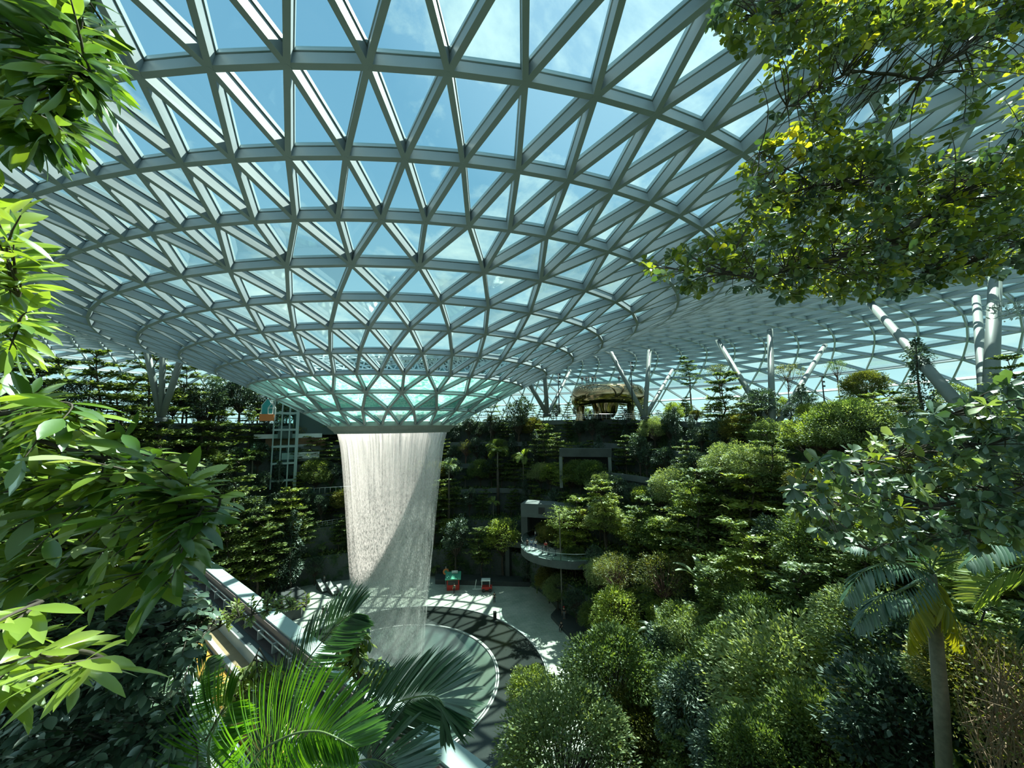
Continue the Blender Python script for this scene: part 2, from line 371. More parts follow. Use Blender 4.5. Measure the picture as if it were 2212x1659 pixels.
# parapet bands of pale concrete along some steps
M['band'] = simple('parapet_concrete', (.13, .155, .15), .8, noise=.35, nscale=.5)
def band(name, k, a0, a1, hgt=1.0, th=.35, mt=None, dr=.1):
    mb = MB(); n = max(2, int(abs(a1-a0)/2)); Vv, Fc = [], []
    for i in range(n+1):
        a = a0+(a1-a0)*i/n; r = wallR(k, a)-dr; z = lvl(k+1, a)
        for rr, zz_ in ((r-th, z-.35), (r-th, z+hgt), (r, z+hgt), (r, z-.35)): x, y = polar(rr, a); Vv.append((x, y, zz_))
    for i in range(n):
        for j in range(4): p = i*4; Fc.append((p+j, p+(j+1) % 4, p+4+(j+1) % 4, p+4+j))
    Fc += [(0, 1, 2, 3), tuple(n*4+j for j in (3, 2, 1, 0))]
    o = link(name, mesh(name, Vv, Fc), mt or M['band']); o['kind'] = 'structure'; return o
ti = 1
for k, a0, a1 in ((4, -28, -6), (3, -27, -5), (2, -30, -8), (4, 14, 40), (3, 8, 34), (2, 22, 44), (5, 20, 150), (5, -60, -4), (4, 60, 110), (3, 62, 100)):
    band('trim_%d' % ti, k, a0, a1, .7); ti += 1

# floor of the valley: pale stone in sunlight
m, nt, out = mat('stone_paving'); L = nt.links.new
b = nd(nt, 'ShaderNodeBsdfPrincipled', ins={'Roughness': .55}); tc = nd(nt, 'ShaderNodeTexCoord')
br = nd(nt, 'ShaderNodeTexBrick', ins={'Scale': .55, 'Color1': (.50, .52, .44, 1), 'Color2': (.42, .45, .39, 1), 'Mortar': (.30, .33, .29, 1), 'Mortar Size': .012, 'Bias': .1}); L(tc.outputs['Object'], br.inputs['Vector'])
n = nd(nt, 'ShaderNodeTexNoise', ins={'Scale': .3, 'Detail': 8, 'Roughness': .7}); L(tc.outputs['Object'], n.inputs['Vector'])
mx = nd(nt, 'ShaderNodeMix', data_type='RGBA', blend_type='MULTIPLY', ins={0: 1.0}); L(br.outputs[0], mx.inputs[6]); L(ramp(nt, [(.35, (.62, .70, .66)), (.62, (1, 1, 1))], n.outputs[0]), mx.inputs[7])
L(mx.outputs[2], b.inputs['Base Color']); L(b.outputs[0], out.inputs[0]); M['paving'] = m
Vv, Fc = [], []; n_ = 120
for i in range(n_):
    a = -180+360*i/n_
    for r in (18.75, 26, interp(FR, a)+1.2): x, y = polar(r, a); Vv.append((x, y, 0))
for i in range(n_):
    for j in range(2): p, q = i*3+j, ((i+1) % n_)*3+j; Fc.append((p, p+1, q+1, q))
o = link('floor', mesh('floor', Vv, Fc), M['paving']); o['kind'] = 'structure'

# ------------------------------------------------------------------ basin
def watermat(name, c1, c2, rough=.08, bump=.15, scale=2.0):
    m, nt, out = mat(name); L = nt.links.new
    b = nd(nt, 'ShaderNodeBsdfPrincipled', ins={'Roughness': rough, 'Specular IOR Level': .6}); tc = nd(nt, 'ShaderNodeTexCoord')
    n = nd(nt, 'ShaderNodeTexNoise', ins={'Scale': scale, 'Detail': 5}); L(tc.outputs['Object'], n.inputs['Vector'])
    n2 = nd(nt, 'ShaderNodeTexNoise', ins={'Scale': .14, 'Detail': 4}); L(tc.outputs['Object'], n2.inputs['Vector'])
    L(ramp(nt, [(.35, c1), (.65, c2)], n2.outputs[0]), b.inputs['Base Color'])
    bp = nd(nt, 'ShaderNodeBump', ins={'Strength': bump, 'Distance': .05}); L(n.outputs[0], bp.inputs['Height']); L(bp.outputs[0], b.inputs['Normal'])
    L(b.outputs[0], out.inputs[0]); return m
M['bowlwater'] = watermat('bowl_water', (.045, .085, .075), (.12, .16, .125), .18, .3, 3)
M['pond'] = watermat('black_pond', (.018, .024, .022), (.03, .036, .032), .22, .15, 2)
M['rim'] = simple('pale_rim', (.45, .48, .45), .4)
M['rimdark'] = simple('dark_rim', (.06, .07, .065), .35)
bas = empty('fountain_basin', (0, D, 0), label='round sunken basin under the waterfall with a dark reflecting ring around a glassy bowl', cat='fountain')
mb = MB(); mb.lathe([(12.45, -.02)]+[(12.3*t, -3.4*(1-t*t)-.03) for t in (1, .93, .85, .75, .62, .5, .38, .26)]+[(2.6, -6), (0.01, -6)], 96)
part('bowl', mb.me('bowl', True), M['bowlwater'], bas)
mb = MB(); mb.lathe([(12.75, -.04), (18.4, -.04)], 120); part('dark_pond', mb.me('dark_pond'), M['pond'], bas)
mb = MB(); mb.lathe([(12.4, -.3), (12.4, .10), (12.52, .10), (12.52, -.3)], 120); mb.lathe([(12.62, -.3), (12.62, .05), (12.78, .05), (12.78, -.3)], 120); part('inner_rim', mb.me('inner_rim'), M['rim'], bas)
mb = MB(); mb.lathe([(12.52, -.1), (12.62, -.1)], 120); part('rim_channel', mb.me('rim_channel'), M['rimdark'], bas)
mb = MB(); mb.lathe([(18.38, -.3), (18.38, .12), (18.5, .12), (18.5, -.2)], 120); mb.lathe([(18.6, -.2), (18.6, .05), (18.8, .05), (18.8, -.2)], 120); part('outer_rim', mb.me('outer_rim'), M['rim'], bas)
mb = MB(); mb.lathe([(18.5, -.06), (18.6, -.06)], 120); part('rim_channel', mb.me('rim_channel'), M['rimdark'], bas)

# ------------------------------------------------------------------ waterfall
def fallmat(name, seed, dens, foot):
    m, nt, out = mat(name); L = nt.links.new; tc = nd(nt, 'ShaderNodeTexCoord')
    sp = nd(nt, 'ShaderNodeSeparateXYZ'); L(tc.outputs['Object'], sp.inputs[0])
    at_ = nd(nt, 'ShaderNodeMath', operation='ARCTAN2'); L(sp.outputs[1], at_.inputs[0]); L(sp.outputs[0], at_.inputs[1])
    def vec(su, sv):
        a = nd(nt, 'ShaderNodeMath', operation='MULTIPLY', ins={1: su}); L(at_.outputs[0], a.inputs[0])
        b = nd(nt, 'ShaderNodeMath', operation='MULTIPLY', ins={1: sv}); L(sp.outputs[2], b.inputs[0])
        c = nd(nt, 'ShaderNodeCombineXYZ', ins={2: seed}); L(a.outputs[0], c.inputs[0]); L(b.outputs[0], c.inputs[1]); return c.outputs[0]
    st = nd(nt, 'ShaderNodeTexNoise', ins={'Scale': 1, 'Detail': 3, 'Roughness': .6}); L(vec(30, .12), st.inputs['Vector'])      # long streaks
    dr = nd(nt, 'ShaderNodeTexNoise', ins={'Scale': 1, 'Detail': 4, 'Roughness': .75}); L(vec(46, 3.2), dr.inputs['Vector'])   # drops
    big = nd(nt, 'ShaderNodeTexNoise', ins={'Scale': 1, 'Detail': 2}); L(vec(3, .15), big.inputs['Vector'])
    hz = nd(nt, 'ShaderNodeMapRange', ins={1: 18.0, 2: 28.0, 3: 0.0, 4: 1.0}); L(sp.outputs[2], hz.inputs[0])
    mx = nd(nt, 'ShaderNodeMix', data_type='FLOAT'); L(hz.outputs[0], mx.inputs[0])
    a1 = ramp(nt, [(.45, (.06,)*3), (.62, (1, 1, 1))], dr.outputs[0]); a2 = ramp(nt, [(.40, (.10,)*3), (.66, (.95,)*3)], st.outputs[0])
    L(a1, mx.inputs[2]); L(a2, mx.inputs[3])
    m1 = nd(nt, 'ShaderNodeMath', operation='MULTIPLY'); L(mx.outputs[0], m1.inputs[0]); L(ramp(nt, [(.3, (.6,)*3), (.6, (1, 1, 1))], big.outputs[0]), m1.inputs[1])
    ft = nd(nt, 'ShaderNodeMapRange', ins={1: foot-4, 2: foot+8, 3: .35, 4: 1.0}); L(sp.outputs[2], ft.inputs[0])
    m2 = nd(nt, 'ShaderNodeMath', operation='MULTIPLY'); L(m1.outputs[0], m2.inputs[0]); L(ft.outputs[0], m2.inputs[1])
    m3 = nd(nt, 'ShaderNodeMath', operation='MULTIPLY', ins={1: dens}, use_clamp=True); L(m2.outputs[0], m3.inputs[0])
    df = nd(nt, 'ShaderNodeBsdfDiffuse', ins={0: (.78, .80, .77, 1)}); tl = nd(nt, 'ShaderNodeBsdfTranslucent', ins={0: (.76, .75, .73, 1)}); s2 = nd(nt, 'ShaderNodeMixShader', ins={0: .5}); L(df.outputs[0], s2.inputs[1]); L(tl.outputs[0], s2.inputs[2])
    tr = nd(nt, 'ShaderNodeBsdfTransparent'); s = nd(nt, 'ShaderNodeMixShader'); L(m3.outputs[0], s.inputs[0]); L(tr.outputs[0], s.inputs[1]); L(s2.outputs[0], s.inputs[2])
    L(s.outputs[0], out.inputs[0]); return m
fall = empty('waterfall', (0, D, 0), label='tall white waterfall dropping from the round opening of the glass roof', cat='waterfall')
prof = [(6.55, zK-.55), (6.35, zK-1.3), (6.1, 27.0), (5.85, 25), (5.35, 20), (4.85, 14.5), (4.35, 9), (4.0, 4), (3.7, 0), (3.5, -3.2)]
zs = np.linspace(zK-.55, -3.2, 40); rs_ = np.interp(-zs, [-p[1] for p in prof], [p[0] for p in prof])
for i, (dr_, dn) in enumerate(((0, .85), (-.3, .7), (-.8, .7))):
    mb = MB(); mb.lathe([(r+dr_, z) for r, z in zip(rs_, zs)], 128)
    part('water_curtain', mb.me('water_curtain', True), fallmat('falling_water_%d' % i, i*7.3, dn, 2.0), fall)
def volmat(name, dens, col=(.93, 1, .98)):
    m, nt, out = mat(name); v = nd(nt, 'ShaderNodeVolumeScatter', ins={'Color': (*col, 1), 'Density': dens, 'Anisotropy': .2}); nt.links.new(v.outputs[0], out.inputs['Volume']); return m
mb = MB(); mb.lathe([(.01, 6.5), (4.5, 5.5), (8, 3), (10.5, .15), (.01, .15)], 32); part('mist', mb.me('mist', True), volmat('mist', .03, (.85, 1, .96)), fall).data.flip_normals()

# water running down the outside of the funnel, seen through its panes
m, nt, out = mat('running_water'); L = nt.links.new; tc = nd(nt, 'ShaderNodeTexCoord')
vo = nd(nt, 'ShaderNodeTexNoise', ins={'Scale': 1.1, 'Detail': 4, 'Roughness': .6, 'Distortion': 1.4}); mp = nd(nt, 'ShaderNodeMapping'); mp.inputs['Scale'].default_value = (1, 1, 2.2); L(tc.outputs['Object'], mp.inputs[0]); L(mp.outputs[0], vo.inputs['Vector'])
c_ = ramp(nt, [(.36, (.10, .34, .28)), (.49, (.30, .62, .52)), (.52, (.85, .98, .9)), (.55, (.34, .66, .56)), (.7, (.22, .52, .45))], vo.outputs[0])
df = nd(nt, 'ShaderNodeBsdfDiffuse'); tl = nd(nt, 'ShaderNodeBsdfTranslucent'); L(c_, df.inputs[0]); L(c_, tl.inputs[0]); s1 = nd(nt, 'ShaderNodeMixShader', ins={0: .7}); L(df.outputs[0], s1.inputs[1]); L(tl.outputs[0], s1.inputs[2])
tr = nd(nt, 'ShaderNodeBsdfTransparent', ins={0: (.6, .9, .85, 1)}); s2 = nd(nt, 'ShaderNodeMixShader', ins={0: .82}); L(tr.outputs[0], s2.inputs[1]); L(s1.outputs[0], s2.inputs[2]); L(s2.outputs[0], out.inputs[0]); M['runwater'] = m
sel = [t for t in tris if t.max() < rings[4]['o'] ]
Vw = V+vn*(.72*HSC+.06)[:, None]
ow = link('running_water', mesh('running_water', Vw, np.array(sel), True), M['runwater']); tag(ow, 'pale green water sliding down the lower glass of the funnel roof', 'water', kind='stuff')

# ------------------------------------------------------------------ plants
GREENS = [(0, (.045, .085, .025)), (.35, (.095, .155, .045)), (.7, (.19, .255, .075)), (1, (.33, .37, .13))]
M['leaf_mid'] = leafmat('leaf_mid', GREENS)
M['leaf_dark'] = leafmat('leaf_dark', [(0, (.018, .042, .026)), (.5, (.045, .085, .05)), (1, (.12, .17, .10))], trans=.25, gloss=.14, rough=.45)
M['leaf_lime'] = leafmat('leaf_lime', [(0, (.12, .19, .035)), (.5, (.25, .33, .07)), (1, (.44, .46, .13))], trans=.5)
M['leaf_pale'] = leafmat('leaf_pale', [(0, (.10, .16, .06)), (.5, (.24, .31, .13)), (1, (.46, .50, .27))], trans=.4)
M['leaf_olive'] = leafmat('leaf_olive', [(0, (.07, .09, .02)), (.5, (.15, .17, .035)), (1, (.30, .24, .07))], trans=.4)
M['leaf_red'] = leafmat('leaf_red', [(0, (.10, .09, .03)), (.5, (.18, .15, .05)), (1, (.22, .20, .06))], trans=.4)
M['leaf_yellow'] = leafmat('leaf_yellow', [(0, (.25, .30, .03)), (.5, (.40, .42, .04)), (1, (.60, .50, .05))], trans=.5)
def unit(a): return a/(np.linalg.norm(a, axis=-1, keepdims=True)+1e-9)
def leaves(P, Dr, Nm, ln, wd, kind=0):
    """many leaves: P base points, Dr directions, Nm normals, ln/wd arrays"""
    P = np.asarray(P, float); n = len(P); Dr = unit(np.asarray(Dr, float)); Nm = np.asarray(Nm, float)
    sd_ = unit(np.cross(Dr, Nm)); Nn = np.cross(sd_, Dr); ln = np.broadcast_to(ln, (n,))[:, None]; wd = np.broadcast_to(wd, (n,))[:, None]
    if kind == 0:    # diamond
        Vl = np.stack([P, P+Dr*ln*.45+sd_*wd*.5, P+Dr*ln, P+Dr*ln*.45-sd_*wd*.5], 1).reshape(-1, 3)
        return Vl, np.arange(n*4).reshape(n, 4)
    # long leaf: folded along the midrib and curved, kind = profile of half widths
    prof = {1: [0, .30, .48, .50, .36, 0.03], 2: [0.02, .16, .34, .50, .52, .05]}[kind]; m_ = len(prof); rows = []
    for i, hw in enumerate(prof):
        t = i/(m_-1); c = P+Dr*ln*t-Nn*ln*.16*t*t; rows += [c-sd_*wd*hw+Nn*wd*hw*.22, c, c+sd_*wd*hw+Nn*wd*hw*.22]
    Vl = np.stack(rows, 1).reshape(-1, 3); f = []
    for i in range(m_-1): f += [(3*i, 3*i+1, 3*i+4, 3*i+3), (3*i+1, 3*i+2, 3*i+5, 3*i+4)]
    return Vl, ((np.arange(n)*3*m_)[:, None, None]+np.array(f)[None]).reshape(-1, 4)
def rs(seed): return np.random.RandomState(seed)
def limbs(mb, paths):
    for pts, r0, r1 in paths: mb.tube(pts, np.linspace(r0, r1, len(pts)), 6, cap=False)
def tree_proto(name, parts_, **k):
    r = empty(name, (0, -400, 0)); 
    for nm, me_, mt in parts_: part(nm, me_, mt, r)
    PROTO.append(r); return r
PROTO = []
def bend(a, b, sag=.1, n=5, rg=rnd):
    a, b = np.array(a, float), np.array(b, float); o = np.array([rg.uniform(-1, 1), rg.uniform(-1, 1), rg.uniform(-.3, 1)])*np.linalg.norm(b-a)*sag
    return [a+(b-a)*t+o*math.sin(PI*t) for t in np.linspace(0, 1, n)]
def tiered(seed, H=7.5, W=2.6, tiers=7, nleaf=4200, ls=.33, start=.3, top=.45):
    g = rs(seed); mb = MB(); tr = [np.array([g.uniform(-.15, .15)*i, g.uniform(-.15, .15)*i, H*i/6]) for i in range(7)]
    limbs(mb, [(tr, .12, .03)]); P, Dd = [], []
    for t in range(tiers):
        f = t/(tiers-1); z = H*(start+(1-start)*f); Rt = W*(1-(1-top)*f**1.6)*g.uniform(.8, 1.1)*(.75 if t == 0 else 1); nb = g.randint(5, 8); a0 = g.uniform(0, 6.28)
        cx, cy = tr[min(6, int(z/H*6))][:2]
        for b_ in range(nb):
            a = a0+b_*2*PI/nb+g.uniform(-.3, .3); R_ = Rt*g.uniform(.65, 1.1); tip = np.array([cx+R_*math.cos(a), cy+R_*math.sin(a), z+g.uniform(-.1, .35)])
            limbs(mb, [([np.array([cx, cy, z-.35]), np.array([cx+.5*R_*math.cos(a), cy+.5*R_*math.sin(a), z-.02]), tip], .035, .012)])
            m_ = int(nleaf/tiers/nb); tt = g.uniform(.18, 1.05, m_)**.8; base = np.array([cx, cy, z])[None]*(1-tt[:, None])+tip[None]*tt[:, None]
            off = g.normal(0, 1, (m_, 3))*np.array([.30, .30, .07])*(R_/2.2); P.append(base+off); aa = a+g.normal(0, .9, m_); Dd.append(np.stack([np.cos(aa), np.sin(aa), g.normal(0, .25, m_)], 1))
    P = np.concatenate(P); Dd = np.concatenate(Dd); n = len(P); Nn = np.array([0, 0, 1.0])+g.normal(0, .35, (n, 3))
    return mb.me('trunk', True), mesh('foliage', *leaves(P, Dd, Nn, ls*g.uniform(.6, 1.2, n), ls*.5*g.uniform(.7, 1.2, n)))
def bushy(seed, H=7, W=3.0, nleaf=4000, ls=.26, trunk=.28, clumps=46, flat=1.0, hang=0.0, asp=.5, hgt=None, kind=0):
    g = rs(seed); mb = MB(); H0 = H*trunk; top = np.array([0, 0, H0]); limbs(mb, [(bend((0, 0, 0), top, .05), .16, .11)])
    P, Dd, Nn = [], [], []; ch = hgt or (H-H0)
    for c in range(clumps):
        th = g.uniform(0, 2*PI); ph = math.acos(g.uniform(-.55, 1)); rr = g.uniform(.55, 1)**.5
        d = np.array([math.sin(ph)*math.cos(th), math.sin(ph)*math.sin(th), math.cos(ph)]); ctr = np.array([0, 0, H0+ch*.48])+d*np.array([W, W, ch*.52*flat])*rr*.82
        limbs(mb, [(bend(top, ctr, .08), .05, .012)])
        m_ = nleaf//clumps; cr = W*g.uniform(.2, .34); q = unit(g.normal(0, 1, (m_, 3))); q[:, 2] *= .62; pos = ctr+q*cr*g.uniform(.3, 1, (m_, 1))**.4
        dd = q+d*.7+g.normal(0, .45, (m_, 3)); dd[:, 2] -= hang; P.append(pos); Dd.append(dd); Nn.append(q*.5+np.array([0, 0, .9])+g.normal(0, .45, (m_, 3)))
    P, Dd, Nn = map(np.concatenate, (P, Dd, Nn)); n = len(P)
    return mb.me('trunk', True), mesh('foliage', *leaves(P, Dd, Nn, ls*g.uniform(.6, 1.25, n), ls*asp*g.uniform(.7, 1.2, n), kind))
def column_tree(seed, H=8, W=1.0, nleaf=3000, ls=.26):
    g = rs(seed); mb = MB(); limbs(mb, [(bend((0, 0, 0), (0, 0, H*.97), .03), .14, .04)])
    z = H*g.uniform(.06, 1, nleaf); a = g.uniform(0, 2*PI, nleaf); lump = 1+.35*np.sin(z*2.3+seed)+.25*np.sin(a*3+z); r = W*lump*np.sqrt(np.clip(1.05-(z/H)**3, .02, 1))*g.uniform(.55, 1, nleaf)
    d = np.stack([np.cos(a), np.sin(a), np.zeros(nleaf)], 1); P = d*r[:, None]; P[:, 2] = z
    return mb.me('trunk', True), mesh('foliage', *leaves(P, d+g.normal(0, .5, (nleaf, 3))-np.array([0, 0, .3]), np.array([0, 0, .8])+d*.5+g.normal(0, .3, (nleaf, 3)), ls*g.uniform(.6, 1.2, nleaf), ls*.55))
def umbrella_tree(seed, H=9, W=2.2, nleaf=1400, ls=.24):
    g = rs(seed); mb = MB(); limbs(mb, [(bend((0, 0, 0), (0, 0, H*.62), .02), .10, .07)]); P = []
    for b_ in range(26):
        z0 = H*g.uniform(.42, .64); a = g.uniform(0, 6.28); R_ = W*g.uniform(.25, 1); tip = np.array([R_*math.cos(a), R_*math.sin(a), H*(1-.16*(R_/W)**2)*g.uniform(.86, 1)])
        mid = np.array([tip[0]*.55, tip[1]*.55, z0+(tip[2]-z0)*.45]); limbs(mb, [([np.array([0, 0, z0]), mid, tip], .035, .012)])
        m_ = nleaf//26; P.append(tip+g.normal(0, 1, (m_, 3))*np.array([.42, .42, .16])-np.array([0, 0, .1]))
    P = np.concatenate(P); n = len(P)
    return mb.me('trunk', True), mesh('foliage', *leaves(P, g.normal(0, 1, (n, 3))*[1, 1, .3], g.normal(0, .4, (n, 3))+[0, 0, 1], ls*g.uniform(.6, 1.2, n), ls*.5))
def frond(mb_r, P, Dd, Nn, LN, WD, base, az, L_, up, droop, n=34, lf=.5, g=None, wd=.035, fold=.3, twist=0.0):
    """one feather frond; the rachis goes into mb_r, the leaflets into the lists"""
    pts = []; d = np.array([math.cos(az)*math.cos(up), math.sin(az)*math.cos(up), math.sin(up)]); p = np.array(base, float); st = L_/12
    side = np.array([-math.sin(az), math.cos(az), 0])
    for i in range(13):
        pts.append(p.copy()); p = p+d*st; el = math.atan2(d[2], np.linalg.norm(d[:2]))-droop/12*(1+.8*i/12); d = np.array([math.cos(az)*math.cos(el), math.sin(az)*math.cos(el), math.sin(el)])
    mb_r.tube(pts, np.linspace(.022*L_/2, .004, 13), 5, cap=False); pts = np.array(pts)
    for i in range(n):
        t = .16+.84*i/(n-1); x = t*12; k = min(11, int(x)); q = pts[k]+(pts[k+1]-pts[k])*(x-k); tg = unit(pts[k+1]-pts[k]); upv = np.cross(tg, side); upv = upv*(1 if upv[2] > 0 else -1)
        l_ = lf*L_*(math.sin(PI*min(1, .12+.88*t))**.6)*.9+.05
        for sg in (-1, 1):
            dd = side*sg*1.0+tg*(.55+.9*t*t)+upv*fold+(g.normal(0, .07, 3) if g is not None else 0)
            P.append(q); Dd.append(dd); Nn.append(upv*1.0-side*sg*.25*fold); LN.append(l_); WD.append(wd*L_*(.7+.5*math.sin(PI*t)))
def palm(seed, H=3, L_=2.2, nf=13, n=26, lf=.34, wd=.03, trunk=.09, droop=1.5):
    g = rs(seed); mb = MB(); mb.tube(bend((0, 0, 0), (0, 0, H), .03), np.linspace(trunk, trunk*.75, 5), 10)
    mr = MB(); A = [[], [], [], [], []]
    for i in range(nf): frond(mr, *A, (0, 0, H), i*2.4+g.uniform(-.2, .2), L_*g.uniform(.8, 1.1), .25+1.1*((i*.618) % 1), droop*g.uniform(.8, 1.2), n, lf, g, wd)
    Vl, Fl = leaves(np.array(A[0]), np.array(A[1]), np.array(A[2]), np.array(A[3]), np.array(A[4]), 1)
    return mb.me('trunk', True), mr.me('rachis', True), mesh('fronds', Vl, Fl)
def banana(seed, H=3.2, n=9, L_=1.9, W=.5):
    g = rs(seed); mb = MB(); P = []
    mb.tube([(0, 0, 0), (0, 0, H*.45)], [.13, .08], 8)
    Vv, Ff, o = [], [], 0
    for i in range(n):
        a = i*2.4; up = g.uniform(.5, 1.35); ll = L_*g.uniform(.8, 1.15); side = np.array([-math.sin(a), math.cos(a), 0]); p = np.array([0, 0, H*.42]); m_ = 11
        for k in range(m_):
            t = k/(m_-1); el = up-1.5*t*t; d = np.array([math.cos(a)*math.cos(el), math.sin(a)*math.cos(el), math.sin(el)]); hw = W*.5*(0.04 if t < .22 else math.sin(PI*min(1, (t-.18)/.86))**.6+.02)
            Vv += [p-side*hw+np.array([0, 0, hw*.25]), p, p+side*hw+np.array([0, 0, hw*.25])]; p = p+d*ll/(m_-1)*1.25
        for k in range(m_-1): b_ = o+3*k; Ff += [(b_, b_+1, b_+4, b_+3), (b_+1, b_+2, b_+5, b_+4)]
        o += 3*m_
    return mb.me('trunk', True), mesh('fronds', Vv, Ff, True)
def TP(name, res, mats, names=('trunk', 'foliage')): return tree_proto(name, [(nm, me_, mt) for nm, me_, mt in zip(names, res, mats)])
B_ = M['bark']; BP = M['bark_pale']
SP = {
 'tiered': [TP('layered_tree', tiered(s, W=w_, H=h_), (B_, M[l_])) for s, w_, h_, l_ in ((1, 2.5, 7.5, 'leaf_mid'), (2, 2.9, 8.5, 'leaf_mid'), (3, 2.2, 7, 'leaf_mid'))],
 'tieredlime': [TP('layered_tree', tiered(s, W=w_, H=h_), (B_, M['leaf_lime'])) for s, w_, h_ in ((4, 2.8, 7.5), (5, 2.4, 7))],
 'dark': [TP('dense_tree', bushy(s, H=h_, W=w_, nleaf=3000, ls=.30), (B_, M['leaf_dark'])) for s, w_, h_ in ((11, 2.3, 7), (12, 2.0, 8))],
 'column': [TP('columnar_tree', column_tree(s, H=h_), (B_, M['leaf_dark'])) for s, h_ in ((21, 7.5), (22, 9))],
 'fine': [TP('leafy_tree', bushy(s, H=h_, W=w_, nleaf=17000, ls=.205, clumps=90), (B_, M[l_])) for s, w_, h_, l_ in ((31, 3.6, 8.0, 'leaf_pale'), (32, 3.3, 7.5, 'leaf_mid'), (33, 3.0, 7, 'leaf_olive'))],
 'finelime': [TP('leafy_tree', bushy(s, H=h_, W=w_, nleaf=6000, ls=.24, clumps=60), (B_, M['leaf_lime'])) for s, w_, h_ in ((34, 2.8, 6.5), (35, 2.4, 7))],
 'droop': [TP('drooping_tree', bushy(41, H=8.5, W=2.4, nleaf=9000, ls=.30, clumps=80, hang=.7, asp=.34, trunk=.12), (B_, M['leaf_dark']))],
 'olive': [TP('feathery_tree', bushy(s, H=6.5, W=2.3, nleaf=3600, ls=.22, clumps=50, trunk=.35, asp=.3), (M['bark_red'], M['leaf_olive'])) for s in (51, 52)],
 'umbrella': [TP('umbrella_tree', umbrella_tree(s), (M['bark_red'], M[l_])) for s, l_ in ((61, 'leaf_olive'), (62, 'leaf_mid'))],
 'palm': [TP('fan_palm', palm(71, H=3.5, L_=2.0), (BP, M['leaf_mid'], M['leaf_lime']), ('trunk', 'rachis', 'fronds')), TP('fan_palm', palm(72, H=2.2, L_=1.7), (BP, M['leaf_mid'], M['leaf_mid']), ('trunk', 'rachis', 'fronds'))],
 'banana': [TP('banana_plant', banana(81), (M['leaf_mid'], M['leaf_mid']), ('trunk', 'fronds')), TP('banana_plant', banana(82, H=4, L_=2.4, W=.6), (M['leaf_mid'], M['leaf_pale']), ('trunk', 'fronds'))],
}
SPN = {'tiered': 'layered mid-green tree', 'tieredlime': 'layered yellow-green tree', 'dark': 'dense dark green tree', 'column': 'narrow dark columnar tree', 'fine': 'bushy small-leaved tree', 'finelime': 'bushy light green tree',
       'droop': 'drooping dark tree', 'olive': 'feathery yellowish tree', 'umbrella': 'thin flat-topped tree', 'palm': 'bright green palm', 'banana': 'broad-leaved banana plant'}
SPC = {'palm': 'palm', 'banana': 'plant'}
def region(a, k):
    if a < -62: s_ = 'left wall nearest the foreground leaves'
    elif a < -38: s_ = 'left wall of the valley'
    elif a < -12: s_ = 'wall left of the waterfall'
    elif a < 8: s_ = 'wall just behind the waterfall'
    elif a < 28: s_ = 'far wall right of the waterfall'
    elif a < 50: s_ = 'far wall under the bronze pavilion'
    elif a < 72: s_ = 'right wall of the valley'
    else: s_ = 'near right slope'
    t_ = 'on the foot of the' if k == 0 else 'low on the' if k == 1 else 'halfway up the' if k < 4 else 'high on the' if k == 4 else 'along the top of the'
    return t_+' '+s_
trees = []; tcount = {}
def place(sp, r, a, z, sc, rz, label=None, group=None, k=0):
    x, y = polar(r, a); px, py, dz = proj((x, y, z+3.5*sc))
    if dz < 6 or px < -60 or px > 2270 or py < 380 or py > 1760: return None
    pr = rnd.choice(SP[sp]) if isinstance(sp, str) else sp; nm = pr.name
    lb = label or (SPN[sp]+' '+region(a, k))
    o = dup(pr, (x, y, z), rz, sc, lb, group=group or (None if label else SPN[sp]+'s '+region(a, k))); o['category'] = SPC.get(sp, 'tree'); trees.append((o, px, py, dz)); return o
def pick(a, k):
    r = rnd.random()
    if -50 < a < 50:
        if k < 1: c = [('dark', .25), ('tiered', .3), ('column', .2), ('finelime', .1), ('palm', .1), ('banana', .05)]
        else: c = [('dark', .34), ('tiered', .28), ('column', .14), ('tieredlime', .05), ('palm', .08), ('olive', .03), ('fine', .08)]
    elif a >= 50 and k >= 3 and a < 95: c = [('dark', .3), ('tiered', .45), ('column', .08), ('tieredlime', .07), ('fine', .1)]
    elif a >= 50: c = [('fine', .26), ('tiered', .16), ('tieredlime', .14), ('dark', .12), ('finelime', .14), ('olive', .1), ('banana', .04), ('palm', .04)]
    else: c = [('tiered', .30), ('dark', .28), ('fine', .10), ('tieredlime', .06), ('column', .12), ('palm', .10), ('banana', .04)]
    for n_, p_ in c:
        r -= p_
        if r <= 0: return n_
    return c[0][0]
for k in range(NL):
    a = -95.0
    while a < 158:
        r0 = wallR(k, a) if k else wallR(0, a); r1 = wallR(k+1, a) if k < NL-1 else r0+3.5
        zb = lvl(k+1, a); rr = r0+rnd.uniform(.35, .75)*(r1-r0)
        near = a > 100
        step = math.degrees((2.9 if a < 55 else 2.5)*rnd.uniform(.75, 1.3)/rr)
        sp = pick(a, k+0); sc = rnd.uniform(.62, .98)*(1.0 if a < 55 else .95)
        if -50 < a < 50: sc *= 1.18
        if k == NL-1: sc *= .62 if a > 5 else (.95 if a > -20 else 1.1)
        if a > 125 and k >= 3: sc *= .6
        if a > 55 and k < 5: sc *= 1.2
        skip = (k == NL-1 and a > 120) or (24 < a < 44 and k == 0) or (18 < a < 38 and k == NL-1)
        if not skip: place(sp, rr, a, zb-.05, sc, rnd.uniform(0, 6.28), k=k)
        a += step
# trees standing at the foot of the walls, in front of them
a = -90.0
while a < 150:
    if not (24 < a < 47) and not (-22 < a < 3):
        sp = pick(a, 0); place(sp, wallR(0, a)-rnd.uniform(.3, 1.0), a, 0, rnd.uniform(.6, .85), rnd.uniform(0, 6), k=0)
    a += math.degrees(3.6*rnd.uniform(.8, 1.3)/wallR(0, a))
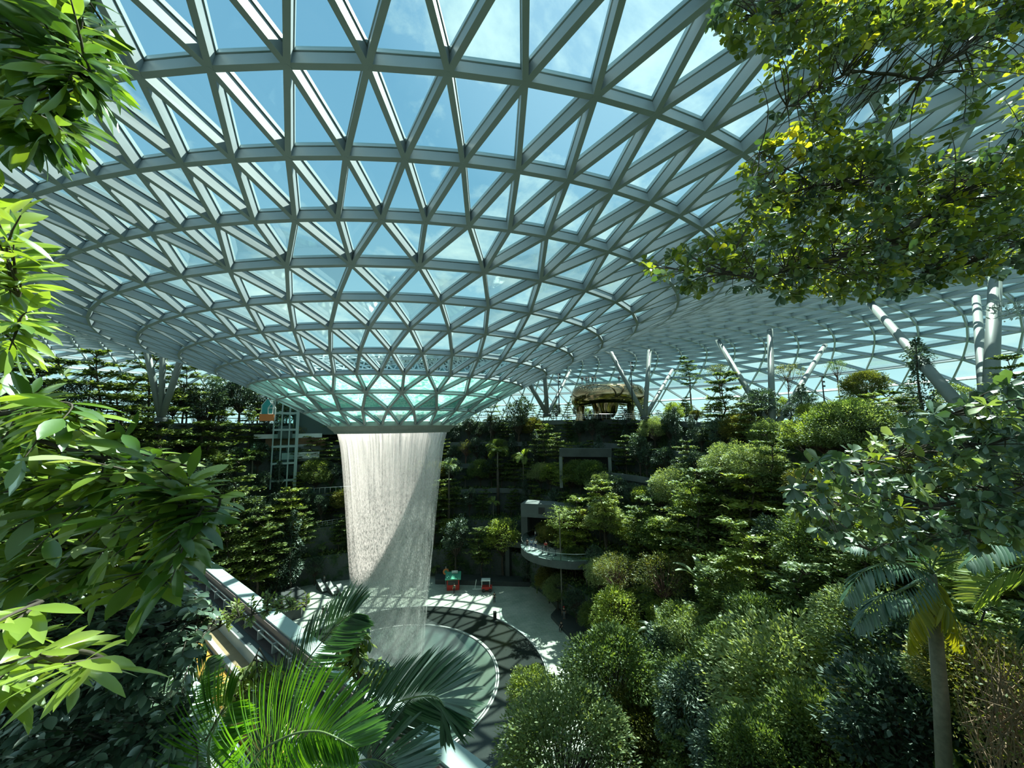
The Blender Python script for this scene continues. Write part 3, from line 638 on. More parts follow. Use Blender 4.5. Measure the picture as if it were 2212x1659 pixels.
# the park on the upper terrace
for i in range(46):
    a = rnd.uniform(-62, 112); r = interp(RR, a)+rnd.uniform(4, 17); 
    if 14 < a < 42 and r < 66: continue
    sp = rnd.choice(['tiered', 'tiered', 'dark', 'umbrella', 'finelime', 'column', 'olive'] if a > 5 else ['tiered', 'dark', 'tiered', 'palm'])
    place(sp, r, a, lvl(NL, a)-.05, rnd.uniform(.45, .8) if a > 5 else rnd.uniform(.9, 1.25), rnd.uniform(0, 6), k=5)
# low planting on the steps: one mass nobody could count
g = rs(5); P, Dd, Nn = [], [], []
for k in range(NL):
    for i in range(11000):
        a = g.uniform(-92, 160); r0 = wallR(k, a); r1 = wallR(k+1, a) if k < NL-1 else r0+3
        if math.sin(a*.9+k)+math.sin(a*.37+2*k) < -1.2: continue
        u = g.uniform(-.12, 1); x, y = polar(r0+u*(r1-r0) if u > 0 else r0-g.uniform(.05, .35), a); z = lvl(k+1, a)+(g.uniform(0, .55) if u > 0 else -g.uniform(0, 3.4)*g.uniform(0, 1))
        P.append((x, y, z))
P = np.array(P); n = len(P)
o = link('ground_cover', mesh('ground_cover', *leaves(P, g.normal(0, 1, (n, 3))+[0, 0, .2], g.normal(0, .5, (n, 3))+[0, 0, 1], .5*g.uniform(.5, 1.2, n), .26)), M['leaf_mid'])
tag(o, 'low green creepers and ground cover spilling over the stepped walls', 'ground cover', kind='stuff')

# ------------------------------------------------------------------ built things
from mathutils.bvhtree import BVHTree
roofbvh = BVHTree.FromPolygons([Vector(v) for v in V], [tuple(t) for t in tris.tolist()])
def roofhit(px, py):
    d = Vector(ray(px, py)); h = roofbvh.ray_cast(Vector(CAM)+d*1.0, d); return np.array(h[0]) if h[0] else at(px, py, 50)
def ground(x, y):
    r = math.hypot(x, y-D); a = math.degrees(math.atan2(x, y-D)); z = 0
    for k in range(NL):
        if r > wallR(k, a): z = lvl(k+1, a)
    return z
def ztop(px, py, dep): return at(px, py, dep)
# tubular columns that carry the roof, in fans
def column_fan(base, tops, dia, label, foot=1.5):
    b = at(*base); b0 = b.copy(); r = empty('column_fan', b0, label=label, cat='column'); 
    for (px, py, sc_) in tops:
        t = roofhit(px, py); dt_ = (t-CAM)@Fv; t = t if dt_ > base[2]*.85 else at(px, py, base[2]*.97); mb = MB(); mb.tube([(0, 0, -foot), t-b0], [dia/2*sc_, dia/2*sc_], 20)
        part('column', mb.me('column', True), M['column'], r)
        mb = MB(); u_ = unit(t-b0); mb.tube([t-b0-u_*.7, t-b0-u_*.25, t-b0+u_*.2], [dia/2*sc_*1.02, dia/2*sc_*.5, dia/2*sc_*.3], 16); part('column_head', mb.me('column_head', True), M['steel'], r)
    mb = MB(); mb.lathe([(dia*.95, -foot-.3), (dia*.95, .15-foot), (dia*.8, .3-foot), (.01, .3-foot)], 24); part('foot_plate', mb.me('foot_plate'), M['concrete'], r); return r
column_fan((1667, 908, 52), [(1663, 712, 1), (1782, 746, 1), (1550, 735, 1)], .85, 'fan of three pale tubular columns rising from one foot amid the upper park trees')
column_fan((2128, 900, 25), [(2152, 555, 1.0), (2108, 640, .85), (1880, 655, 1)], .85, 'nearest and thickest fan of pale tubular columns, at the right edge')
column_fan((1392, 885, 72), [(1403, 757, 1), (1320, 762, 1), (1452, 800, 1)], .85, 'fan of slim pale columns beside the right end of the bronze pavilion')
column_fan((1182, 880, 76), [(1177, 812, 1), (1143, 828, 1), (1232, 800, .8)], .85, 'fan of columns next to the right side of the glass funnel')
column_fan((350, 885, 58), [(316, 752, 1), (392, 772, 1), (352, 756, .9)], .85, 'fan of pale columns among the trees at upper left')
def lamp_post(px, py0, py1, dep, label):
    b = at(px, py1, dep); h = at(px, py0, dep)[2]-b[2]; r = empty('lamp_post', b, label=label, cat='lamp post')
    mb = MB(); mb.tube([(0, 0, -.6), (0, 0, h)], [.11, .08], 10); part('pole', mb.me('pole', True), M['black'], r)
    mb = MB()
    for i, z in enumerate((h-.1, h-.8, h-1.5)): mb.box((.05, -.12, z-.15), (.45, .12, z+.1)); 
    mb.box((-.5, -.05, h-.05), (.5, .05, h+.05)); part('lamp_head', mb.me('lamp_head'), M['black'], r)
lamp_post(1208, 806, 885, 74, 'dark lamp post left of the bronze pavilion'); lamp_post(1367, 780, 880, 70, 'tall dark lamp post in front of the bronze pavilion')
lamp_post(1785, 812, 905, 60, 'dark lamp post between the flat-topped trees')

# mirror-bronze pavilion with a viewing deck
M['bronze'] = simple('mirror_bronze', (.55, .40, .24), .10, metal=1, noise=.5, nscale=.25)
dz_ = 84.0; cP = at(1312, 905, dz_); zt_ = at(1312, 832, dz_)[2]-cP[2]
pv = empty('bronze_pavilion', cP, rz=-.45, label='mirror-bronze pavilion with a curved roof deck and hollow legs', cat='pavilion')
mb = MB(); W_ = 8.2
Vv, Fc = [], []; sg_, rg_ = 64, 14
prof_ = [(.50, -2.6), (.70, -4.4), (.86, -4.5), (.97, -3.5), (1.0, -2.4), (.98, -1.4), (.92, -.55), (.84, -.12), (.74, 0), (.0, 0)]
for r_, z_ in prof_:
    for i in range(sg_):
        t = 2*PI*i/sg_; lob = 1+.05*math.sin(3*t+1); Vv.append((W_*r_*math.cos(t)*lob, W_*.72*r_*math.sin(t)*lob, zt_+z_-(.35*math.cos(2*t) if r_ > .55 and z_ < -1 else 0)))
for j in range(len(prof_)-1):
    for i in range(sg_): Fc.append((j*sg_+i, j*sg_+(i+1) % sg_, (j+1)*sg_+(i+1) % sg_, (j+1)*sg_+i))
part('canopy', mesh('canopy', Vv, Fc, True), M['bronze'], pv)
def flare(cx, cy, rb, rt, h, ov=1.0):
    m_ = MB(); m_.lathe([(rt*1.0, h), (rt*.72, h*.82), (rb*1.05, h*.55), (rb*.85, h*.3), (rb*1.0, h*.1), (rb*1.25, -.3)], 24, (cx, cy, 0)); return m_.me('leg', True)
part('leg', flare(-5.8, .3, 1.0, 2.3, zt_-2.2), M['bronze'], pv); part('leg', flare(5.2, .8, .8, 2.4, zt_-2.2), M['bronze'], pv); part('leg', flare(-1.0, 2.2, 2.0, 3.6, zt_-2.0), M['bronze'], pv)
mb = MB(); mb.lathe([(2.7, zt_-2.0), (2.3, zt_*.5), (1.7, 1.4), (1.0, .3), (.6, .5), (1.2, 1.6), (1.9, zt_*.5)], 32, (0.2, -2.2, 0)); part('hanging_funnel', mb.me('hanging_funnel', True), M['bronze'], pv)
mb = MB(); mb.lathe([(W_*.72, zt_+.0), (W_*.72, zt_+.12), (W_*.70, zt_+.12), (W_*.70, zt_)], 48); part('deck_edge', mb.me('deck_edge'), M['steel'], pv)
gl_ = MB(); gl_.lathe([(W_*.6, zt_+.1), (W_*.6, zt_+1.15)], 48); part('deck_railing', gl_.me('deck_railing'), M['glass'], pv)
# low railing along the terrace before it
def railing(name, p0, p1, n, label, glassy=True, h=1.1, cat_='railing'):
    p0, p1 = np.array(p0), np.array(p1); r = empty(name, p0, label=label, cat=cat_); v = p1-p0; mb = MB(); mb.tube([(0, 0, h), v+[0, 0, h]], .035, 6); part('top_rail', mb.me('top_rail', True), M['steel'], r)
    mb = MB()
    for i in range(n+1): q = v*i/n; mb.tube([q, q+[0, 0, h]], .03, 5)
    part('posts', mb.me('posts', True), M['steel'], r)
    if glassy: part('glass_panel', mesh('glass_panel', [np.zeros(3)+[0, 0, .08], v+[0, 0, .08], v+[0, 0, h-.08], [0, 0, h-.08]], [(0, 1, 2, 3)]), M['glass'], r)
    else:
        mb = MB()
        for z in (.35, .7): mb.tube([(0, 0, z), v+[0, 0, z]], .02, 5)
        part('mid_rail', mb.me('mid_rail', True), M['steel'], r)
    return r
railing('railing', at(1180, 908, 76), at(1400, 905, 76), 22, 'low metal railing on the terrace in front of the bronze pavilion', False)
railing('railing', at(1740, 925, 52), at(1900, 935, 46), 14, 'railing beside the kiosk in the upper park', False)

# ------------------------------------------------------------------ people
def skinned(name, chain_pts, chain_edges, radii, mt, parent):
    me_ = bpy.data.meshes.new(name); me_.from_pydata([tuple(p) for p in chain_pts], chain_edges, []); me_.update()
    o = bpy.data.objects.new(name, me_); COL.objects.link(o); me_.materials.append(mt); sk = o.modifiers.new('skin', 'SKIN'); sk.use_smooth_shade = True
    lay = me_.skin_vertices[0] if me_.skin_vertices else None
    if lay is None:
        bpy.context.view_layer.objects.active = o
    if me_.skin_vertices:
        for i, r in enumerate(radii): me_.skin_vertices[0].data[i].radius = (r, r) if not hasattr(r, '__len__') else r
        me_.skin_vertices[0].data[0].use_root = True
    o.modifiers.new('sub', 'SUBSURF').render_levels = 1; o.parent = parent; KIDS.setdefault(parent.name, []).append(o); return o
CL = {}
def cloth(c):
    if c not in CL: CL[c] = simple('cloth_%d' % len(CL), c, .85)
    return CL[c]
M['skin'] = simple('skin', (.50, .32, .23), .6); M['hair'] = simple('hair', (.02, .015, .012), .6)
def body(pose):
    """joints of a 1.68 m figure facing +y"""
    J = dict(pel=(0, 0, .93), sp=(0, 0, 1.15), ch=(0, .01, 1.33), nk=(0, .01, 1.45), hd=(0, .03, 1.55), tp=(0, .03, 1.63))
    st = .09
    legs = {'stand': ((0, .02), (0, 0)), 'walk': ((.22, .30), (-.20, -.34)), 'lean': ((.03, .05), (-.04, -.08))}.get(pose, ((0, 0), (0, 0)))
    for s, (k, f) in zip((-1, 1), legs):
        n = 'L' if s < 0 else 'R'; J['hip'+n] = (s*st, 0, .90); J['kn'+n] = (s*.10, k*.6+.03, .49); J['an'+n] = (s*.10, f, .08); J['to'+n] = (s*.12, f+.16, .03)
        if pose == 'sit': J['kn'+n] = (s*.13, .42, .50); J['an'+n] = (s*.13, .40, .08); J['to'+n] = (s*.14, .56, .03)
        J['sh'+n] = (s*.18, 0, 1.38)
        if pose == 'lean': J['el'+n] = (s*.24, .12, 1.16); J['ha'+n] = (s*.16, .34, 1.08); J['fi'+n] = (s*.12, .42, 1.07)
        elif pose == 'phone' and s > 0: J['el'+n] = (s*.24, .10, 1.14); J['ha'+n] = (s*.12, .28, 1.36); J['fi'+n] = (s*.10, .31, 1.44)
        else: J['el'+n] = (s*.25, -.02+.08*s*(pose == 'walk'), 1.10); J['ha'+n] = (s*.26, .06+.14*s*(pose == 'walk'), .86); J['fi'+n] = (s*.26, .09+.16*s*(pose == 'walk'), .75)
    if pose == 'sit':
        for k_ in list(J):
            if k_[:2] not in ('kn', 'an', 'to'): x, y, z = J[k_]; J[k_] = (x, y, z-.42)
        for n, s in (('L', -1), ('R', 1)): J['ha'+n] = (s*.16, .28, .58); J['fi'+n] = (s*.14, .36, .56); J['el'+n] = (s*.23, .06, .72)
    return J
RAD = dict(pel=.112, sp=.115, ch=.135, nk=.052, hd=.088, tp=.07, hip=.085, kn=.055, an=.04, to=.04, sh=.055, el=.042, ha=.03, fi=.022)
def chain(J, links, names, grow=1.0):
    idx = {n: i for i, n in enumerate(names)}; return [J[n] for n in names], [(idx[a], idx[b]) for a, b in links], [RAD[n.rstrip('LR') if n[-1] in 'LR' else n]*grow for n in names]
def person(loc, face, pose, top, trouser, label, hair='short', hat=None, group=None, sc=1.0):
    J = body(pose); r = empty('person', loc, rz=face, label=label, cat='person', group=group); r.scale = (sc,)*3
    nm = ['pel', 'sp', 'ch', 'nk', 'hd', 'tp']; lk = [('pel', 'sp'), ('sp', 'ch'), ('ch', 'nk'), ('nk', 'hd'), ('hd', 'tp')]
    for s in 'LR': nm += [a+s for a in ('hip', 'kn', 'an', 'to', 'sh', 'el', 'ha', 'fi')]; lk += [('pel', 'hip'+s), ('hip'+s, 'kn'+s), ('kn'+s, 'an'+s), ('an'+s, 'to'+s), ('ch', 'sh'+s), ('sh'+s, 'el'+s), ('el'+s, 'ha'+s), ('ha'+s, 'fi'+s)]
    skinned('body', *chain(J, lk, nm), M['skin'], r)
    tn = ['ch', 'sp', 'pel']; tl = [('ch', 'sp'), ('sp', 'pel')]
    for s in 'LR': tn += ['sh'+s, 'el'+s]; tl += [('ch', 'sh'+s), ('sh'+s, 'el'+s)]
    skinned('shirt', *chain(J, tl, tn, 1.16), cloth(top), r)
    bn = ['pel']; bl = []
    for s in 'LR': bn += ['hip'+s, 'kn'+s, 'an'+s]; bl += [('pel', 'hip'+s), ('hip'+s, 'kn'+s), ('kn'+s, 'an'+s)]
    skinned('trousers', *chain(J, bl, bn, 1.15), cloth(trouser), r)
    h = J['tp']; mb = MB(); mb.ball((h[0], h[1]-.025, h[2]+.0), (.098, .105, .10), 12, 8)
    if hair == 'long': mb.ball((h[0], h[1]-.07, h[2]-.14), (.085, .05, .17), 10, 6)
    part('hair', mb.me('hair', True), M['hair'], r)
    mb = MB(); mb.ball((h[0], h[1]+.085, h[2]-.06), (.015, .025, .022), 6, 4); part('nose', mb.me('nose', True), M['skin'], r)
    mb = MB(); [mb.ball((h[0]+s*.032, h[1]+.078, h[2]-.03), .011, 6, 4) for s in (-1, 1)]; part('eyes', mb.me('eyes'), M['hair'], r)
    if hat: mb = MB(); mb.lathe([(.15, h[2]+.04), (.11, h[2]+.05), (.10, h[2]+.13), (.0, h[2]+.16)], 14, (h[0], h[1], 0)); part('hat', mb.me('hat', True), cloth(hat), r)
    return r
FAC = YAW
W1, BK, GR, BL, RD, NV = (.75, .77, .76), (.02, .02, .025), (.22, .23, .24), (.30, .48, .66), (.55, .03, .04), (.03, .05, .12)
def fl(px, py): return at_z(px, py, 0)
person(fl(697, 1334), 1.2, 'walk', BK, GR, 'person in dark top, left one of the pair strolling on the sunlit floor'); person(fl(706, 1332), 1.4, 'walk', GR, NV, 'person in grey top, right one of the pair strolling on the sunlit floor')
person(fl(716, 1331), .6, 'stand', NV, BK, 'person in navy top standing just right of the strolling pair')
person(fl(700, 1262), 2.2, 'stand', W1, GR, 'person in pale top at the far left rim of the floor by the benches')
person(fl(1068, 1302), 2.8, 'stand', BK, BK, 'person in black standing before the cart on the far side of the floor'); person(fl(981, 1283), .3, 'stand', (.05, .12, .08), BK, 'person in dark green by the red kiosk')
person(fl(595, 1312), .8, 'stand', W1, BK, 'person in white top near the lower left planter'); person(fl(611, 1318), .2, 'walk', RD, BK, 'person in red top near the lower left planter')
hz_ = .55
pp = fl(1219, 1345); pp[2] = hz_; person(pp, 2.6, 'stand', BK, GR, 'person in black with a red cap on the dark stone platform', hat=RD)
pp = fl(1213, 1362); pp[2] = .02; person(pp, 2.3, 'sit', BK, BK, 'person in black seated on the edge of the dark stone platform')
# dark stone platform with small uplights
M['stone_dark'] = simple('dark_stone', (.06, .07, .068), .6, noise=.3, nscale=1.2)
def plan(name, pix, z0, z1, mt, label=None, cat_=None, parent=None):
    P = [at_z(px, py, 0)[:2] for px, py in pix]; c = np.mean(P, 0) if parent is None else np.zeros(2); n = len(P)
    Vv = [(p[0]-c[0], p[1]-c[1], z0) for p in P]+[(p[0]-c[0], p[1]-c[1], z1) for p in P]
    Fc = [tuple(range(n, 2*n)), tuple(range(n))[::-1]]+[(i, (i+1) % n, n+(i+1) % n, n+i) for i in range(n)]
    o = link(name, mesh(name, Vv, Fc), mt, parent); o.location = (c[0], c[1], 0)
    if label: tag(o, label, cat_)
    return o
plan('stone_platform', [(1190, 1335), (1205, 1318), (1290, 1370), (1285, 1385), (1245, 1395)], -.3, .5, M['stone_dark'], 'low dark stone platform on the right of the floor', 'platform')
plan('stone_bench', [(940, 1262), (1145, 1268), (1140, 1254), (940, 1248)], -.3, .8, M['stone_dark'], 'long dark stone bench wall at the back of the floor', 'bench')
plan('stone_planter', [(615, 1345), (650, 1335), (662, 1300), (640, 1285), (605, 1300)], -.3, 1.5, M['stone_dark'], 'rounded dark planter at the left rim of the floor', 'planter')
for i, (px, lb) in enumerate(((690, 'slanting pale bench nearest the left trees'), (712, 'middle one of the slanting pale benches at the back left'), (735, 'slanting pale bench closest to the waterfall'))):
    b = fl(px+4, 1276+i*6); r = empty('slanted_bench', b, rz=.5, label=lb, cat='bench')
    mb = MB(); mb.add([(-.35, -1.6, 0), (.35, -1.6, 0), (.35, 1.6, 0), (-.35, 1.6, 0), (-.35, -1.6, .35), (.35, -1.6, .35), (.35, 1.6, 1.5), (-.35, 1.6, 1.5)], [(0, 3, 2, 1), (4, 5, 6, 7), (0, 1, 5, 4), (1, 2, 6, 5), (2, 3, 7, 6), (3, 0, 4, 7)]); part('base', mb.me('base'), M['stone_dark'], r)
    mb = MB(); mb.add([(-.4, -1.7, .36), (.4, -1.7, .36), (.4, 1.65, 1.52), (-.4, 1.65, 1.52), (-.4, -1.7, .44), (.4, -1.7, .44), (.4, 1.65, 1.6), (-.4, 1.65, 1.6)], [(0, 3, 2, 1), (4, 5, 6, 7), (0, 1, 5, 4), (1, 2, 6, 5), (2, 3, 7, 6), (3, 0, 4, 7)]); part('seat', mb.me('seat'), M['concrete_light'], r)
# bollard
b = fl(1069, 1337); r = empty('bollard', b, label='short dark pillar on the rim of the dark pond', cat='bollard'); mb = MB(); mb.box((-.22, -.22, 0), (.22, .22, 1.0)); part('post', mb.me('post'), M['black'], r); mb = MB(); mb.box((-.24, -.24, 1.0), (.24, .24, 1.06)); part('cap', mb.me('cap'), M['steel'], r)
# festive kiosk, cart and sign
CR, CG, CO = cloth((.45, .04, .03)), cloth((.06, .30, .20)), cloth((.60, .20, .06))
b = fl(979, 1272); r = empty('kiosk', b, rz=-.2, label='small red kiosk with a green awning at the back of the floor', cat='kiosk')
mb = MB(); mb.box((-1.1, -.7, 0), (1.1, .7, 1.9)); part('cabin', mb.me('cabin'), CR, r); mb = MB(); mb.box((-.9, -.78, .95), (.9, -.7, 1.7)); part('counter_opening', mb.me('counter_opening'), M['black'], r)
mb = MB(); mb.add([(-1.4, -1.2, 1.95), (1.4, -1.2, 1.95), (1.4, .9, 2.5), (-1.4, .9, 2.5), (-1.4, -1.2, 2.15), (1.4, -1.2, 2.15), (1.4, .9, 2.7), (-1.4, .9, 2.7)], [(0, 3, 2, 1), (4, 5, 6, 7), (0, 1, 5, 4), (1, 2, 6, 5), (2, 3, 7, 6), (3, 0, 4, 7)]); part('awning', mb.me('awning'), CG, r)
mb = MB(); mb.box((-.3, .2, 2.6), (.8, .5, 3.0)); part('roof_box', mb.me('roof_box'), M['white'], r)
b = fl(963, 1268); r = empty('round_sign', b, label='round orange sign on a thin post left of the kiosk', cat='sign'); mb = MB(); mb.tube([(0, 0, 0), (0, 0, 3.6)], .05, 8); part('post', mb.me('post'), M['steel'], r)
mb = MB(); mb.tube([(0, -.06, 2.7), (0, .06, 2.7)], .55, 20); part('disc', mb.me('disc'), CO, r); mb = MB(); mb.tube([(0, -.08, 2.7), (0, -.06, 2.7)], .28, 16); part('disc_centre', mb.me('disc_centre'), CG, r)
b = fl(1052, 1277); r = empty('train_cart', b, rz=-.3, label='small red and white festive cart with a canopy right of the kiosk', cat='cart')
mb = MB(); mb.box((-.9, -.5, .35), (.9, .5, .9)); part('body', mb.me('body'), CR, r); mb = MB(); mb.box((-1.0, -.6, 1.9), (.6, .6, 2.02)); part('canopy', mb.me('canopy'), M['white'], r)
mb = MB(); [mb.tube([(x, y, .9), (x, y, 1.9)], .04, 6) for x in (-.9, .5) for y in (-.5, .5)]; part('canopy_posts', mb.me('canopy_posts'), M['white'], r)
for x in (-.6, .6): mb = MB(); mb.tube([(x, -.58, .3), (x, -.5, .3)], .3, 14); part('wheel', mb.me('wheel'), M['black'], r)
mb = MB(); mb.tube([(-1.0, 0, .4), (-2.6, .2, .3)], .07, 6); mb.tube([(-2.2, 0, .3), (-1.9, 0, 2.0)], .05, 6); part('shaft', mb.me('shaft'), M['white'], r)

# curved lookout balcony and the dark passage under it
bc = at(1232, 1178, 66); zb_ = bc[2]; R_ = 8.6
bal = empty('lookout_balcony', (bc[0], bc[1], zb_), label='curved concrete lookout balcony jutting from the far right wall', cat='balcony')
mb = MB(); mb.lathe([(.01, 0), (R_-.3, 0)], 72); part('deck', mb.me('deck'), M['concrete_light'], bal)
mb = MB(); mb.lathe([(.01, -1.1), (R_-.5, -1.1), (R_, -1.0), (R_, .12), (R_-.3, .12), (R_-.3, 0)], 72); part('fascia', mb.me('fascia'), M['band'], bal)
mb = MB(); mb.lathe([(R_-.12, .12), (R_-.12, 1.15)], 72); part('glass_balustrade', mb.me('glass_balustrade'), M['glass'], bal)
mb = MB(); pts = [((R_-.12)*math.cos(t), (R_-.12)*math.sin(t), 1.18) for t in np.linspace(0, 2*PI, 73)]; mb.tube(pts, .04, 6); part('handrail', mb.me('handrail'), M['steel'], bal)
def bp(px, py): p = at_z(px, py, zb_); return p
person(bp(1139, 1187), -.4, 'lean', BK, BK, 'person in black leaning on the balcony rail, leftmost of three'); person(bp(1148, 1187), -.3, 'lean', BL, NV, 'person in light blue at the balcony rail, middle of three')
person(bp(1157, 1188), -.2, 'stand', W1, NV, 'person in a white shirt at the balcony rail, rightmost of three'); person(bp(1157, 1166), .8, 'stand', W1, NV, 'person in a white top farther back on the balcony, left of the couple'); person(bp(1163, 1167), 1.4, 'stand', GR, NV, 'person in a grey top farther back on the balcony, right of the couple', hair='long')
pq = bp(1179, 1192); person(pq, 2.8, 'stand', RD, BK, 'person in a red top beside the small tables on the balcony')
for i in range(3):
    q = bp(1172+i*14, 1196+i*2); r = empty('bistro_table', q, label=('left', 'middle', 'right')[i]+' one of three small dark tables on the balcony', cat='table'); mb = MB(); mb.tube([(0, 0, 1.0), (0, 0, 1.04)], .32, 14); part('table_top', mb.me('table_top'), M['black'], r); mb = MB(); mb.tube([(0, 0, 0), (0, 0, 1)], .04, 6); mb.tube([(0, 0, 0), (0, 0, .03)], .22, 12); part('pedestal', mb.me('pedestal'), M['black'], r)
# passage: a recess below the balcony, its deep shade painted near-black, and a concrete lintel with a window above it
M['caveshade'] = simple('cave_shade', (.02, .022, .022), .9); M['redwall'] = simple('dull_red_wall', (.10, .03, .03), .7)  # the near-black cave colour stands in for shade inside the openings
cv = fl(1185, 1272); r = empty('wall_passage', (cv[0]+1, cv[1]+2.6, 0), rz=-.66); r['kind'] = 'structure'
mb = MB(); mb.box((-8, -1.5, 0), (-7.2, 6, 6.4)); mb.box((7.2, -1.5, 0), (8, 6, 6.4)); mb.box((-8, -1.5, 6.2), (8, 6, 7.2)); part('portal', mb.me('portal'), M['concrete'], r)
mb = MB(); mb.box((-7.2, 2.5, 0), (7.2, 3, 6.2)); part('back_wall', mb.me('back_wall'), M['caveshade'], r)
ug = at(1205, 1120, 69); r = empty('wall_gallery', (ug[0], ug[1], ug[2]-4.2), rz=-.62); r['kind'] = 'structure'
mb = MB(); mb.box((-7, 0, 4.1), (9, 4, 6.5)); part('lintel', mb.me('lintel'), M['band'], r); mb = MB(); mb.box((-7, 2.5, -1.5), (9, 4, 4.1)); part('back_wall', mb.me('back_wall'), M['caveshade'], r)
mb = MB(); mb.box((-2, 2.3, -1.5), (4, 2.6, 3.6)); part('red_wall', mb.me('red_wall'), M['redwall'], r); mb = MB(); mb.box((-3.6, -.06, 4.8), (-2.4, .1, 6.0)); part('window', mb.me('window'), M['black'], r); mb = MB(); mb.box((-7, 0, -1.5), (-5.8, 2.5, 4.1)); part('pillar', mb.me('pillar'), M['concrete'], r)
# opening higher up, its back wall painted as dark shade, with pale columns at its sides
ug = at(1265, 1000, 74); r = empty('wall_opening', (ug[0], ug[1], ug[2]-1.8), rz=-.6); r['kind'] = 'structure'
mb = MB(); mb.box((-4.5, 1, -.6), (4.5, 1.4, 3.0)); part('back_wall', mb.me('back_wall'), M['caveshade'], r); mb = MB(); mb.box((-5, -.6, 3.0), (5, 1.4, 4.6)); mb.box((-5, -.6, -1.2), (5, 1.4, -.6)); part('slab', mb.me('slab'), M['concrete'], r)
for x in (-4.8, 4.6): mb = MB(); mb.box((x-.3, -.5, -3), (x+.3, .1, 3.0)); part('pillar', mb.me('pillar'), M['column'], r)

# people on the pavilion deck
for px, tp_, lb in ((1258, BK, 'leftmost person on the deck of the bronze pavilion, in black'), (1267, NV, 'second person from the left on the pavilion deck, in navy'), (1272, W1, 'third person from the left on the pavilion deck, in a white top'), (1280, BK, 'fourth person from the left on the pavilion deck, in black'), (1287, GR, 'fifth person from the left on the pavilion deck, in grey'), (1338, BK, 'person in black standing alone at the right of the pavilion deck')):
    q = at(px, 832, dz_-2.5); q[2] = cP[2]+zt_+.02; person(q, 2.6, 'stand', tp_, GR, lb)

# glass lift tower with steel frame
M['liftsteel'] = simple('lift_steel', (.30, .42, .41), .4)
lb_ = at(612, 1010, 79); lt = at(612, 862, 79); r = empty('lift_tower', (lb_[0], lb_[1], lb_[2]-4), rz=.25, label='glass lift tower in a grey-green steel frame left of the waterfall', cat='lift tower')
Hh = lt[2]-lb_[2]+4; mb = MB(); wl = 2.1
for x in (-wl, -.7, .7, wl):
    for y in (-wl, wl): mb.box((x-.12, y-.12, 0), (x+.12, y+.12, Hh))
mb.box((wl-.28, -wl-.28, 0), (wl+.28, -wl+.28, Hh)); part('mullions', mb.me('mullions'), M['liftsteel'], r)
mb = MB()
for z in np.arange(1.6, Hh+.1, 3.4):
    for y in (-wl, wl): mb.box((-wl, y-.16, z-.2), (wl, y+.16, z+.2))
    for x in (-wl, wl): mb.box((x-.16, -wl, z-.2), (x+.16, wl, z+.2))
part('cross_beams', mb.me('cross_beams'), M['liftsteel'], r)
mb = MB(); mb.box((-wl, -wl, 0), (wl, wl, Hh)); part('glass_shaft', mb.me('glass_shaft'), M['glass'], r)
mb = MB(); mb.box((-1.3, -1.3, Hh*.55), (1.3, 1.3, Hh*.55+2.6)); part('lift_car', mb.me('lift_car'), M['band'], r)
# shop front behind the lift: timber bands and pale parapets
M['timber'] = simple('timber_boards', (.22, .12, .05), .6, noise=.35, nscale=1.5)
sw = at(645, 965, 80.5); r = empty('wall_shopfront', (sw[0], sw[1], 0), rz=.25); r['kind'] = 'structure'
def zat(py): return at(645, py, 80.5)[2]
def strip(nm, x0, x1, y0, y1, ya, yb, mt): mb = MB(); mb.box((x0, y0, zat(ya)), (x1, y1, zat(yb))); part(nm, mb.me(nm), mt, r)
strip('upper_wall', -1, 11, 1.0, 2.5, 940, 880, simple('teal_wall', (.05, .085, .08), .7)); strip('cornice', -8, 4.4, .2, 1.0, 946, 937, M['white']); strip('timber_wall', -6, 5.2, 1.0, 1.3, 978, 946, M['timber'])
strip('sign_band', -4.0, 2.5, .6, 1.0, 967, 960, M['concrete_light']); strip('parapet', -3.0, 4.0, -.3, .0, 992, 977, M['white']); strip('slab', -4, 12, -.4, 1.5, 996, 991, M['band']); strip('lower_wall', -4, 12, .8, 1.5, 1040, 996, M['band']); strip('balcony_front', -4, 11, -1.0, -.7, 1023, 1003, M['concrete']); strip('lower_parapet', -4, 10, -1.2, -.9, 1072, 1058, M['band'])
railing('railing', at(620, 1070, 77), at(760, 1062, 77), 12, 'glass railing of the lower gallery left of the waterfall')
railing('railing', at(630, 1150, 74), at(760, 1128, 77), 12, 'thin double rail along the ramp at the left of the waterfall', False)
for i, (px, c_, lb) in enumerate(((606, W1, 'person in white at the left end of the gallery railing'), (617, BK, 'person in black at the gallery railing between two others'), (627, RD, 'person in red at the right of the gallery railing'))):
    q = at(px, 1066, 78); person(q, 3.0, 'stand', c_, BK, lb)
# two gabled house-shaped cut-outs with an orange box
b = at(576, 908, 74); r = empty('house_sculpture', b, rz=.2, label='teal gabled house-shaped display on an orange base', cat='display')
mb = MB(); mb.box((-1.2, -.6, -.1), (1.2, .6, 1.2)); part('base', mb.me('base'), CO, r); fr = [(-.9, 1.2), (-.9, 2.9), (0, 4.3), (.9, 2.9), (.9, 1.2)]
mb = MB(); mb.tube([(x, 0, z) for x, z in fr], .12, 6); part('outline', mb.me('outline'), M['white'], r)
mb = MB(); mb.add([(x, -.1, z) for x, z in fr]+[(x, .1, z) for x, z in fr], [(0, 1, 2, 3, 4), (9, 8, 7, 6, 5)]+[(i, (i+1) % 5, 5+(i+1) % 5, 5+i) for i in range(5)]); part('panel', mb.me('panel'), cloth((.04, .30, .30)), r)
b = at(586, 908, 74); r = empty('house_sculpture', b, rz=.2, label='white house-shaped outline right of the teal one', cat='display'); fr = [(-.6, 0), (-.6, 2.4), (0, 3.5), (.6, 2.4), (.6, 0)]; mb = MB(); mb.tube([(x, 0, z) for x, z in fr], .11, 6); part('outline', mb.me('outline'), M['white'], r)
